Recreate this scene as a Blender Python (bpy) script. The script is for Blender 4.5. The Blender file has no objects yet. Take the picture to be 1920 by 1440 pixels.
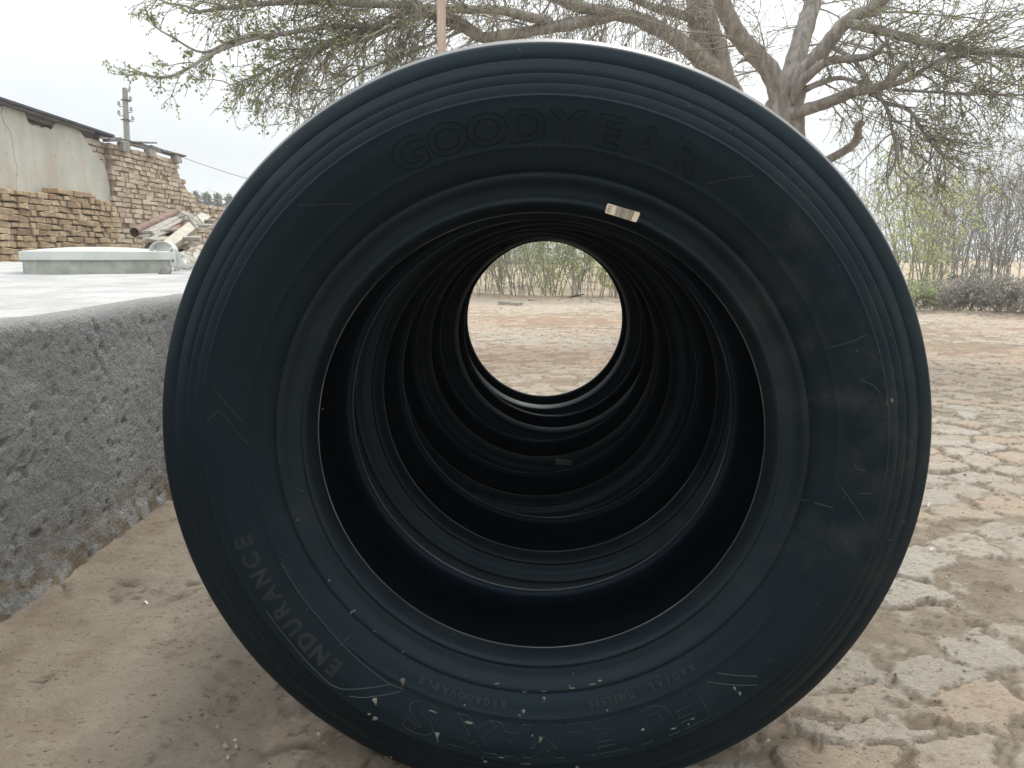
import bpy, math, random
import numpy as np
from mathutils import Vector, Matrix

C = bpy.context.scene.collection
scene = bpy.context.scene
R = math.radians

# ------------------------------------------------------------------ camera
TYRE_R = 0.491                       # crown radius of a tyre
AX = -0.0096                         # tyre axis x
EYE = TYRE_R + 0.2334                # camera height above the ground
PITCH, YAW = R(9.469), R(2.611)
FPX = 1440.0                         # focal length in pixels of the 1920 wide picture
cam_d = bpy.data.cameras.new("camera")
cam_d.sensor_width = 36.0
cam_d.lens = 36.0 * FPX / 1920.0
cam_d.clip_start = 0.02
cam_d.clip_end = 3000
cam = bpy.data.objects.new("camera", cam_d)
C.objects.link(cam)
cam.location = (0, 0, EYE)
cam.rotation_euler = (R(90) - PITCH, 0, YAW)
scene.camera = cam

# ------------------------------------------------------------------ sky and sun
SUN_EL, SUN_AZ = R(52), R(18)        # azimuth measured from +Y towards +X (ahead, a little right)
world = bpy.data.worlds.new("World")
scene.world = world
world.use_nodes = True
wt = world.node_tree
wt.nodes.clear()
wo = wt.nodes.new("ShaderNodeOutputWorld")
sky = wt.nodes.new("ShaderNodeTexSky")
sky.sky_type = 'NISHITA'
sky.sun_disc = False
sky.sun_elevation = SUN_EL
sky.sun_rotation = SUN_AZ
sky.dust_density = 4
bg1 = wt.nodes.new("ShaderNodeBackground")
bg1.inputs[1].default_value = 0.10
wt.links.new(sky.outputs[0], bg1.inputs[0])
tc = wt.nodes.new("ShaderNodeTexCoord")
sep = wt.nodes.new("ShaderNodeSeparateXYZ")
wt.links.new(tc.outputs['Generated'], sep.inputs[0])
mr = wt.nodes.new("ShaderNodeMapRange")
mr.inputs['From Min'].default_value = 0.12
mr.inputs['From Max'].default_value = 1.0
mr.inputs['To Min'].default_value = 0.97
mr.inputs['To Max'].default_value = 2.7
wt.links.new(sep.outputs[2], mr.inputs['Value'])
cn = wt.nodes.new("ShaderNodeTexNoise")
cn.inputs['Scale'].default_value = 1.6
cn.inputs['Detail'].default_value = 5
wt.links.new(tc.outputs['Generated'], cn.inputs['Vector'])
cr = wt.nodes.new("ShaderNodeValToRGB")
cr.color_ramp.elements[0].position = 0.36
cr.color_ramp.elements[0].color = (0.76, 0.80, 0.86, 1)
cr.color_ramp.elements[1].position = 0.56
cr.color_ramp.elements[1].color = (0.97, 1.0, 0.995, 1)
wt.links.new(cn.outputs['Fac'], cr.inputs['Fac'])
bg2 = wt.nodes.new("ShaderNodeBackground")
wt.links.new(cr.outputs['Color'], bg2.inputs[0])
wt.links.new(mr.outputs['Result'], bg2.inputs[1])
wm = wt.nodes.new("ShaderNodeMixShader")
wm.inputs[0].default_value = 0.93
wt.links.new(bg1.outputs[0], wm.inputs[1])
wt.links.new(bg2.outputs[0], wm.inputs[2])
wt.links.new(wm.outputs[0], wo.inputs['Surface'])

sun_d = bpy.data.lights.new("sun", 'SUN')
sun_d.energy = 2.7
sun_d.angle = R(14)
sun_d.color = (1.0, 0.94, 0.85)
sun = bpy.data.objects.new("sun", sun_d)
C.objects.link(sun)
sdir = Vector((math.sin(SUN_AZ) * math.cos(SUN_EL), math.cos(SUN_AZ) * math.cos(SUN_EL), math.sin(SUN_EL)))
sun.rotation_euler = sdir.to_track_quat('Z', 'Y').to_euler()
sun.location = sdir * 60

scene.view_settings.view_transform = 'Standard'
scene.view_settings.look = 'None'
scene.view_settings.exposure = 0.0
scene.view_settings.gamma = 1.0
scene.render.engine = 'CYCLES'
scene.cycles.max_bounces = 6
scene.cycles.diffuse_bounces = 4
scene.cycles.use_denoising = True

# ------------------------------------------------------------------ helpers
def ray(px, py):
    """direction of a point of the 1920x1440 photograph, scaled to y = 1"""
    x, y, z = (px - 960) / FPX, 1.0, -(py - 720) / FPX
    c, s = math.cos(PITCH), math.sin(PITCH)
    y, z = c * y + s * z, -s * y + c * z
    c, s = math.cos(YAW), math.sin(YAW)
    x, y = c * x - s * y, s * x + c * y
    return Vector((x / y, 1.0, z / y))

def P(px, py, Y):
    r = ray(px, py) * Y
    return Vector((r.x, Y, r.z + EYE))

def PX(px, py, X):
    r = ray(px, py)
    r = r * (X / r.x)
    return Vector((r.x, r.y, r.z + EYE))

def G(px, py, z=0.0):
    r = ray(px, py)
    r = r * ((z - EYE) / r.z)
    return Vector((r.x, r.y, z))

def hash2(ix, iy, seed):
    h = (ix.astype(np.int64) * 374761393 + iy.astype(np.int64) * 668265263 + seed * 2147483647) & 0xffffffff
    h = ((h ^ (h >> 13)) * 1274126177) & 0xffffffff
    h = ((h ^ (h >> 16)) * 2246822519) & 0xffffffff
    return ((h ^ (h >> 15)) & 0xffffff) / float(0xffffff)

def vnoise(x, y, seed=0):
    ix, iy = np.floor(x), np.floor(y)
    fx, fy = x - ix, y - iy
    ux, uy = fx * fx * fx * (fx * (fx * 6 - 15) + 10), fy * fy * fy * (fy * (fy * 6 - 15) + 10)
    a, b = hash2(ix, iy, seed), hash2(ix + 1, iy, seed)
    c, d = hash2(ix, iy + 1, seed), hash2(ix + 1, iy + 1, seed)
    return (a + (b - a) * ux) * (1 - uy) + (c + (d - c) * ux) * uy - 0.5

def fbm(x, y, seed=0, octs=4, gain=0.5, lac=2.03):
    t, a = 0, 1.0
    for o in range(octs):
        t = t + a * vnoise(x, y, seed + o * 17)
        x, y, a = x * lac + 3.1, y * lac + 7.7, a * gain
    return t

def new_obj(name, verts, faces, mat=None, parent=None, smooth=False, attrs=None, uv=None):
    me = bpy.data.meshes.new(name)
    verts = np.asarray(verts, dtype=np.float32).reshape(-1, 3)
    if isinstance(faces, np.ndarray):
        nf, k = faces.shape
        me.vertices.add(len(verts))
        me.vertices.foreach_set("co", verts.ravel())
        me.loops.add(nf * k)
        me.loops.foreach_set("vertex_index", faces.astype(np.int32).ravel())
        me.polygons.add(nf)
        me.polygons.foreach_set("loop_start", np.arange(0, nf * k, k, dtype=np.int32))
        me.polygons.foreach_set("loop_total", np.full(nf, k, dtype=np.int32))
        me.update(calc_edges=True)
        me.validate()
    else:
        me.from_pydata(verts.tolist(), [], faces)
        me.update()
    if smooth:
        me.polygons.foreach_set("use_smooth", np.ones(len(me.polygons), dtype=bool))
    if attrs:
        for k_, v in attrs.items():
            at = me.attributes.new(k_, 'FLOAT', 'POINT')
            at.data.foreach_set("value", np.asarray(v, dtype=np.float32).ravel())
    if uv is not None:
        ul = me.uv_layers.new(name="UVMap")
        idx = np.zeros(len(me.loops), dtype=np.int32)
        me.loops.foreach_get("vertex_index", idx)
        ul.data.foreach_set("uv", np.asarray(uv, dtype=np.float32)[idx].ravel())
    if mat:
        me.materials.append(mat)
    o = bpy.data.objects.new(name, me)
    C.objects.link(o)
    if parent is not None:
        o.parent = parent
        o.matrix_parent_inverse = Matrix.Translation(-parent.location) if False else Matrix.Identity(4)
    return o

def tag(o, label=None, cat=None, group=None, kind=None):
    if label: o['label'] = label
    if cat: o['category'] = cat
    if group: o['group'] = group
    if kind: o['kind'] = kind
    return o

def empty(name, loc=(0, 0, 0), rot=(0, 0, 0)):
    o = bpy.data.objects.new(name, None)
    o.empty_display_size = 0.1
    o.location = loc
    o.rotation_euler = rot
    C.objects.link(o)
    return o

class MB:
    """collects simple shapes into one mesh"""
    def __init__(s):
        s.v, s.f, s.a = [], [], []
    def add(s, verts, faces, tone=0.5):
        n = len(s.v)
        s.v += [tuple(p) for p in verts]
        s.f += [tuple(i + n for i in f) for f in faces]
        s.a += [tone] * len(verts)
    def box(s, c, size, rot=None, jit=0.0, tone=0.5, rng=random):
        hx, hy, hz = size[0] / 2, size[1] / 2, size[2] / 2
        vs = [Vector((x * hx, y * hy, z * hz)) for x in (-1, 1) for y in (-1, 1) for z in (-1, 1)]
        if jit:
            vs = [v + Vector((rng.uniform(-jit, jit), rng.uniform(-jit, jit), rng.uniform(-jit, jit))) for v in vs]
        if rot is not None:
            vs = [rot @ v for v in vs]
        c = Vector(c)
        s.add([v + c for v in vs], [(0, 1, 3, 2), (4, 6, 7, 5), (0, 4, 5, 1), (2, 3, 7, 6), (0, 2, 6, 4), (1, 5, 7, 3)], tone)
    def tube(s, pts, radii, seg=8, cap=True, tone=0.5, wob=0.0, rng=random):
        pts = [Vector(p) for p in pts]
        n = len(pts)
        if not hasattr(radii, '__len__'):
            radii = [radii] * n
        base = len(s.v)
        up = Vector((0, 0, 1))
        t0 = (pts[1] - pts[0]).normalized()
        a = t0.cross(up)
        if a.length < 1e-3: a = t0.cross(Vector((1, 0, 0)))
        a.normalize()
        for i in range(n):
            t = (pts[min(i + 1, n - 1)] - pts[max(i - 1, 0)])
            t = t.normalized() if t.length > 1e-9 else t0
            a = (a - t * a.dot(t))
            a = a.normalized() if a.length > 1e-6 else t.orthogonal().normalized()
            b = t.cross(a)
            for k in range(seg):
                an = 2 * math.pi * k / seg
                rr = radii[i] * (1 + (rng.uniform(-wob, wob) if wob else 0))
                s.v.append(tuple(pts[i] + a * (rr * math.cos(an)) + b * (rr * math.sin(an))))
                s.a.append(tone)
        for i in range(n - 1):
            for k in range(seg):
                k2 = (k + 1) % seg
                s.f.append((base + i * seg + k, base + i * seg + k2, base + (i + 1) * seg + k2, base + (i + 1) * seg + k))
        if cap:
            s.f.append(tuple(base + k for k in range(seg))[::-1])
            s.f.append(tuple(base + (n - 1) * seg + k for k in range(seg)))
    def build(s, name, mat, parent=None, smooth=False):
        return new_obj(name, s.v, s.f, mat, parent, smooth, {'tone': s.a})

ORD = "first second third fourth fifth sixth seventh eighth ninth tenth eleventh twelfth thirteenth fourteenth fifteenth sixteenth seventeenth eighteenth nineteenth twentieth".split()
def ordinal(k): return ORD[k - 1] if k <= 20 else "%dth" % k

def bevel(o, w, seg=1):
    m = o.modifiers.new("bevel", 'BEVEL')
    m.width = w
    m.segments = seg
    m.limit_method = 'ANGLE'
    return o

# ------------------------------------------------------------------ materials
class N:
    """little node-tree writer"""
    def __init__(s, name):
        s.m = bpy.data.materials.new(name)
        s.m.use_nodes = True
        s.t = s.m.node_tree
        s.t.nodes.clear()
        s.out = s.t.nodes.new("ShaderNodeOutputMaterial")
        s.b = s.t.nodes.new("ShaderNodeBsdfPrincipled")
        s.t.links.new(s.b.outputs[0], s.out.inputs['Surface'])
        s.co = s.t.nodes.new("ShaderNodeTexCoord").outputs['Object']
    def n(s, typ, **kw):
        nd = s.t.nodes.new(typ)
        for k, v in kw.items():
            if k.startswith('_'): setattr(nd, k[1:], v)
            else: s.set(nd, k, v)
        return nd
    def set(s, nd, k, v):
        i = nd.inputs[int(k[1:])] if (k[0] == 'i' and k[1:].isdigit()) else nd.inputs[k.replace('__', ' ')]
        if isinstance(v, bpy.types.NodeSocket): s.t.links.new(v, i)
        else: i.default_value = v
    def noise(s, scale, detail=5, rough=0.55, vec=None, stretch=None, out='Fac'):
        v = vec or s.co
        if stretch:
            mp = s.n("ShaderNodeMapping", Vector=v)
            mp.inputs['Scale'].default_value = stretch
            v = mp.outputs[0]
        return s.n("ShaderNodeTexNoise", Vector=v, Scale=scale, Detail=detail, Roughness=rough).outputs[out]
    def ramp(s, fac, stops):
        nd = s.t.nodes.new("ShaderNodeValToRGB")
        e = nd.color_ramp.elements
        while len(e) > 1: e.remove(e[-1])
        for i, (p, c) in enumerate(stops):
            el = e[0] if i == 0 else e.new(p)
            el.position = p
            c = (c, c, c) if not hasattr(c, '__len__') else c
            el.color = (*c, 1)
        s.t.links.new(fac, nd.inputs[0])
        return nd.outputs[0]
    def mix(s, fac, a, b, mode='MIX'):
        nd = s.t.nodes.new("ShaderNodeMix")
        nd.data_type = 'RGBA'
        nd.blend_type = mode
        for i, v in ((0, fac), (6, a), (7, b)):
            if isinstance(v, bpy.types.NodeSocket): s.t.links.new(v, nd.inputs[i])
            else:
                if i and not (hasattr(v, '__len__') and len(v) == 4): v = (*v, 1)
                nd.inputs[i].default_value = v
        return nd.outputs[2]
    def math(s, op, a, b=0.0, c=None):
        nd = s.t.nodes.new("ShaderNodeMath")
        nd.operation = op
        for i, v in ((0, a), (1, b), (2, c)):
            if v is None: continue
            if isinstance(v, bpy.types.NodeSocket): s.t.links.new(v, nd.inputs[i])
            else: nd.inputs[i].default_value = v
        return nd.outputs[0]
    def attr(s, name):
        nd = s.t.nodes.new("ShaderNodeAttribute")
        nd.attribute_name = name
        return nd.outputs['Fac']
    def bump(s, h, strength=0.5, dist=0.01, prev=None):
        nd = s.t.nodes.new("ShaderNodeBump")
        nd.inputs['Strength'].default_value = strength
        nd.inputs['Distance'].default_value = dist
        s.t.links.new(h, nd.inputs['Height'])
        if prev: s.t.links.new(prev, nd.inputs['Normal'])
        s.t.links.new(nd.outputs[0], s.b.inputs['Normal'])
        return nd.outputs[0]
    def base(s, col, rough=0.8, spec=0.5):
        for k, v in (('Base Color', col), ('Roughness', rough), ('Specular IOR Level', spec)):
            if isinstance(v, bpy.types.NodeSocket): s.t.links.new(v, s.b.inputs[k])
            else:
                if k == 'Base Color': v = (*v, 1)
                s.b.inputs[k].default_value = v
        return s.m

def simple(name, c1, c2, scale=8, rough=0.85, bump=0.3, bscale=60, bdist=0.004, spec=0.3, stretch=None, use_tone=False, tone_cols=None):
    m = N(name)
    col = m.mix(m.ramp(m.noise(scale, 6, stretch=stretch), [(0.35, 0.0), (0.65, 1.0)]), c1, c2)
    if tone_cols:
        col2 = m.ramp(m.attr('tone'), tone_cols)
        col = m.mix(0.65, col, col2)
    m.base(col, rough, spec)
    if bump:
        m.bump(m.noise(bscale, 5, stretch=stretch), bump, bdist)
    return m.m

def rubber_mat(name="black_rubber", lift=0.0):
    m = N(name)
    uv = m.t.nodes.new("ShaderNodeTexCoord").outputs['UV']
    smear = m.noise(5, 5, 0.6)
    dust = m.noise(2.2, 4, 0.6)
    col = m.mix(m.ramp(smear, [(0.38, 0.0), (0.7, 1.0)]), (0.0016, 0.0042, 0.0062), (0.0036, 0.0074, 0.0102))
    # circumferential dusty streaks, u = angle, v = profile length
    st = m.noise(1.0, 6, 0.65, vec=uv, stretch=(7.0, 260.0, 1.0))
    col = m.mix(m.math('MULTIPLY', m.ramp(st, [(0.55, 0.0), (0.8, 1.0)]), m.ramp(dust, [(0.4, 0.1), (0.7, 0.8)])), col, (0.017, 0.023, 0.028))
    if lift: col = m.mix(m.ramp(m.noise(6, 5, 0.65), [(0.35, lift * 0.4), (0.62, lift)]), col, (0.030, 0.031, 0.035))
    sp = m.noise(190, 2, 0.5)
    col = m.mix(m.math('MULTIPLY', m.ramp(sp, [(0.73, 0.0), (0.76, 1.0)]), 0.55), col, (0.09, 0.085, 0.075))
    sc = m.noise(26, 6, 0.7, stretch=(1, 1, 1))
    col = m.mix(m.math('MULTIPLY', m.ramp(m.noise(3.1, 4, 0.6), [(0.50, 0.0), (0.68, 0.7)]), m.ramp(sc, [(0.45, 0.0), (0.62, 0.8)])), col, (0.032, 0.030, 0.027))
    m.base(col, m.ramp(smear, [(0.3, 0.44), (0.7, 0.64)]), 0.26)
    m.b.inputs['Specular Tint'].default_value = (0.62, 0.86, 1.0, 1)
    b = m.bump(m.noise(420, 3), 0.12, 0.001)
    m.bump(m.noise(1.0, 4, 0.5, vec=uv, stretch=(9.0, 420.0, 1.0)), 0.10, 0.002, b)
    return m.m

def liner_mat():
    m = N("inner_rubber")
    uv = m.t.nodes.new("ShaderNodeTexCoord").outputs['UV']
    col = m.mix(m.ramp(m.noise(7, 4), [(0.35, 0.0), (0.7, 1.0)]), (0.0020, 0.0050, 0.0095), (0.0050, 0.0085, 0.0140))
    m.base(col, 0.60, 0.24)
    m.b.inputs['Specular Tint'].default_value = (0.62, 0.82, 1.0, 1)
    mp = m.n("ShaderNodeMapping", Vector=uv)
    mp.inputs['Scale'].default_value = (150.0, 3.0, 1.0)
    mp.inputs['Rotation'].default_value = (0, 0, 0)
    wv = m.n("ShaderNodeTexWave", Vector=mp.outputs[0], Scale=1.0, Distortion=1.2, Detail=1.0)
    b = m.bump(m.ramp(wv.outputs['Fac'], [(0.0, 0.0), (0.72, 0.0), (0.85, 1.0), (1.0, 1.0)]), 0.35, 0.0015)
    m.bump(m.noise(120, 3), 0.15, 0.001, b)
    return m.m

M = {}
M['rubber'] = rubber_mat()
M['liner'] = liner_mat()
M['bead'] = rubber_mat('worn_bead_rubber', 0.16)
M['letter'] = simple("moulded_rubber", (0.0028, 0.0048, 0.0072), (0.0060, 0.0085, 0.0112), 30, 0.42, 0.1, 300, 0.0005, 0.40)
M["outline"] = simple("letter_highlight_rubber", (0.010, 0.013, 0.015), (0.034, 0.037, 0.038), 26, 0.45, 0.0, spec=0.45)  # lighter tone paints a highlight onto the raised letter outlines
M['moldline'] = simple("rubber_ridge", (0.004, 0.007, 0.009), (0.016, 0.018, 0.019), 20, 0.5, 0.0, spec=0.5)
M["edge"] = simple("pale_rubber_highlight", (0.012, 0.015, 0.017), (0.15, 0.15, 0.14), 7, 0.4, 0.0, spec=0.6)  # pale tone paints the highlight arcs on the bead toes
M["tread"] = simple("skylit_dusty_tread", (0.055, 0.060, 0.064), (0.11, 0.115, 0.115), 14, 0.5, 0.2, 200, 0.001, 0.5)  # dust tone, lightened further to paint in the sky's reflection
M['mud_dry'] = simple("dried_mud", (0.085, 0.08, 0.062), (0.20, 0.19, 0.155), 90, 0.95, 0.4, 400, 0.001)
M['label'] = simple("label_paper", (0.56, 0.46, 0.32), (0.62, 0.54, 0.41), 60, 0.6, 0.05, 300, 0.0005)
M['ink'] = simple("label_ink", (0.05, 0.04, 0.045), (0.08, 0.06, 0.06), 60, 0.6, 0.0)

# ------------------------------------------------------------------ ground
def build_ground():
    def axis(lo, hi, fine_lo, fine_hi, step, g, far):
        mid = list(np.arange(fine_lo, fine_hi, step))
        up, s = [], step
        x = fine_hi
        while x < far:
            up.append(x)
            s = s * g if x > hi else min(s * 1.006, 0.03)
            x += s
        up.append(far)
        dn, s = [], step
        x = fine_lo - s
        while x > -far:
            dn.append(x)
            s = s * g if x < lo else min(s * 1.03, 0.05)
            x -= s
        dn.append(-far)
        return np.array(dn[::-1] + mid + up)
    xs = axis(-2.0, 5.5, -1.15, 1.9, 0.009, 1.25, 700.0)
    ys = axis(0.2, 16.0, 0.55, 3.2, 0.008, 1.25, 900.0)
    X, Y = np.meshgrid(xs, ys)
    x, y = X.ravel(), Y.ravel()
    # irregular flagstones: jittered voronoi in a warped, slightly rotated frame
    wx = x + 0.045 * fbm(x * 5, y * 5, 5, 3) + 0.02 * fbm(x * 22, y * 22, 8, 2)
    wy = y + 0.045 * fbm(x * 5, y * 5, 25, 3) + 0.02 * fbm(x * 22, y * 22, 28, 2)
    ca, sa = math.cos(R(24)), math.sin(R(24))
    u = (wx * ca + wy * sa) / 0.175
    v = (-wx * sa + wy * ca) / 0.120
    iu, iv = np.floor(u), np.floor(v)
    f1 = np.full(x.shape, 9.0); f2 = np.full(x.shape, 9.0)
    id1 = np.zeros(x.shape); id1b = np.zeros(x.shape)
    for du in (-1, 0, 1):
        for dv in (-1, 0, 1):
            cu, cv = iu + du, iv + dv
            ju = hash2(cu, cv, 1) * 0.78 + 0.11
            jv = hash2(cu, cv, 2) * 0.78 + 0.11
            du_, dv_ = np.abs(cu + ju - u), np.abs(cv + jv - v)
            d = (du_ ** 3 + dv_ ** 3) ** (1 / 3.0)
            near = d < f1
            f2 = np.where(near, f1, np.minimum(f2, d))
            id1 = np.where(near, hash2(cu, cv, 3), id1)
            id1b = np.where(near, hash2(cu, cv, 4), id1b)
            f1 = np.where(near, d, f1)
    edge = (f2 - f1)
    rough_edge = edge + 0.22 * fbm(x * 26, y * 26, 40, 4)
    plate = np.clip((rough_edge - 0.07) / 0.08, 0, 1)
    plate = plate * plate * (3 - 2 * plate)
    stone = 0.004 + plate * (0.011 + 0.013 * (id1 - 0.5)) + 0.004 * fbm(x * 14, y * 14, 60, 3) + 0.0035 * plate * fbm(x * 45, y * 60, 66, 2)
    stone += plate * (id1b - 0.5) * 0.05 * (u - iu - 0.5) * 0.15
    # mud that fills joints and buries the stones towards the tank and in drifts
    left = np.clip((-0.02 - 0.10 * np.clip(y - 1.5, 0, 2) - x + 0.35 * fbm(x * 1.2, y * 1.2, 70, 2)) / 0.55, 0, 1)
    left = left * np.clip((4.3 - y) / 1.2, 0, 1)
    drift = fbm(x * 0.9, y * 0.75, 80, 3) * (0.010 + 0.010 * np.clip((y - 3) / 2, 0, 1)) + fbm(x * 5, y * 5, 90, 4) * (0.020 - 0.009 * np.clip((y - 1.5) / 1.0, 0, 1))
    edge_drift = 0.003 * np.clip(1 - np.abs(x - 0.7) / 0.5, 0, 1) * np.clip((3.6 - y) / 1.0, 0, 1)
    mud = 0.0078 + drift + edge_drift + left * 0.030 + 0.005 * fbm(x * 18, y * 18, 95, 4, 0.6)
    clods = fbm(x * 55, y * 55, 120, 2)
    mud = mud + 0.004 * np.clip(clods - 0.18, 0, 1) * np.clip(fbm(x * 4, y * 4, 130, 2) * 4 + 0.4, 0, 1) * 6
    # thin cracks in the packed dirt
    ck = np.abs(fbm(x * 3.2 + y * 1.2, y * 3.0, 140, 4))
    crack = np.clip(1 - ck / 0.010, 0, 1) * np.clip(fbm(x * 2.3, y * 2.3, 150, 2) * 7, 0, 1)
    ck2 = np.abs(fbm(x * 7 + y * 2.0, y * 9, 145, 4))
    crack = np.maximum(crack, np.clip(1 - ck2 / 0.02, 0, 1) * np.clip(fbm(x * 3.1, y * 3.1, 155, 2) * 8 - 0.6, 0, 1))
    mud = mud - 0.009 * crack
    h = np.maximum(stone, mud)
    isst = np.clip((stone - mud) / 0.0035 + 0.35, 0, 1)
    # dirt swept against the foot of the tank, with a crumbled ledge of cement
    wall = np.clip((x + 1.02 + 0.06 * fbm(y * 4, y * 0 + 1.0, 160, 3)) / -0.10, 0, 1)
    h = h + np.where(x > -1.4, 0.022 * wall * (0.6 + fbm(x * 25, y * 25, 170, 3)), 0)
    # low dirt berm along the far edge of the paving
    edgeline = 12.75 - 0.60 * np.clip(x + 0.05, -3, 20) - 0.3 * fbm(x * 0.7, x * 0 + 3.3, 180, 2)
    b = y - edgeline
    berm = np.exp(-((b - 0.1) / 0.35) ** 2) * (0.05 + 0.05 * fbm(x * 2, y * 2, 190, 3))
    fieldm = np.clip(b / 0.5, 0, 1)
    h = h * (1 - fieldm) + berm + fieldm * (0.10 * fbm(x * 0.35, y * 0.35, 200, 3) - 0.02)
    isst = isst * (1 - np.clip((b + 0.35) / 0.3, 0, 1))
    far = np.clip((np.hypot(x, y) - 30) / 30, 0, 1)
    h = h * (1 - far)
    red = np.clip(0.5 + fbm(x * 0.55, y * 0.9, 210, 3) * 1.6, 0, 1) * np.clip((y - 3.8) / 1.5, 0, 1)
    nx, ny = len(xs), len(ys)
    idx = np.arange(nx * ny).reshape(ny, nx)
    q = np.stack([idx[:-1, :-1], idx[:-1, 1:], idx[1:, 1:], idx[1:, :-1]], -1).reshape(-1, 4)
    o = new_obj("ground", np.stack([x, y, h - 0.012], -1), q, None, smooth=True,
                attrs={'stone': isst, 'tone': id1, 'red': red, 'field': fieldm, 'crack': crack, 'left': left, 'joint': np.clip(1 - np.abs(rough_edge - 0.05) / 0.05, 0, 1) * (1 - left) * np.clip(1.3 - (mud - 0.004) / 0.012, 0, 1) * (1 - fieldm)})
    m = N("paving_and_dirt")
    nb = m.noise(9, 8, 0.65)
    nf = m.noise(70, 6, 0.7)
    ndirt = m.mix(m.ramp(nb, [(0.36, 0.0), (0.62, 1.0)]), (0.295, 0.238, 0.178), (0.41, 0.345, 0.268))
    ndirt = m.mix(m.math('MULTIPLY', m.attr('left'), m.ramp(m.noise(2.3, 5), [(0.42, 0.0), (0.6, 0.75)])), ndirt, (0.41, 0.355, 0.285))
    ndirt = m.mix(m.math('MULTIPLY', m.attr('red'), 0.45), ndirt, (0.46, 0.30, 0.21))
    stc = m.ramp(m.attr('tone'), [(0.0, (0.48, 0.41, 0.32)), (0.25, (0.54, 0.50, 0.43)), (0.5, (0.53, 0.465, 0.37)), (0.75, (0.57, 0.445, 0.335)), (1.0, (0.60, 0.56, 0.49))])
    stc = m.mix(m.ramp(nf, [(0.40, 0.45), (0.60, 0.0)]), stc, (0.36, 0.295, 0.22))
    stc = m.mix(m.ramp(nb, [(0.45, 0.0), (0.75, 0.6)]), stc, (0.58, 0.53, 0.46))
    stc = m.mix(m.math('MULTIPLY', m.attr('red'), 0.35), stc, (0.46, 0.30, 0.21))
    col = m.mix(m.attr('stone'), ndirt, stc)
    fld = m.mix(m.ramp(m.noise(1.1, 5), [(0.4, 0.0), (0.6, 1.0)]), (0.42, 0.35, 0.26), (0.30, 0.25, 0.17))
    col = m.mix(m.attr('field'), col, fld)
    col = m.mix(m.math('MULTIPLY', m.attr('crack'), 0.75), col, (0.09, 0.065, 0.045))
    crumb = m.noise(75, 6, 0.75, stretch=(1.0, 1.6, 1.0))
    cz = m.ramp(m.noise(5, 4, 0.6), [(0.36, 0.15), (0.54, 1.0)])
    col = m.mix(m.math('MULTIPLY', m.ramp(crumb, [(0.36, 0.9), (0.42, 0.0)]), cz), col, (0.10, 0.072, 0.048))
    col = m.mix(m.math('MULTIPLY', m.ramp(crumb, [(0.62, 0.0), (0.70, 0.5)]), cz), col, (0.42, 0.36, 0.29))
    col = m.mix(m.math('MULTIPLY', m.attr('joint'), 0.6), col, (0.17, 0.125, 0.085))
    specks = m.ramp(m.noise(130, 3, 0.6), [(0.27, 1.0), (0.325, 0.0)])
    col = m.mix(m.math('MULTIPLY', specks, 0.7), col, (0.09, 0.065, 0.045))
    m.base(col, 0.95, 0.15)
    b0 = m.bump(crumb, 1.0, 0.013)
    b1 = m.bump(m.noise(38, 9, 0.75), 0.9, 0.014, b0)
    m.bump(m.noise(210, 4, 0.7), 0.6, 0.004, b1)
    o.data.materials.append(m.m)
    tag(o, "dusty yard ground of irregular pale flagstones set in dried mud", kind='structure')
build_ground()

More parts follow.
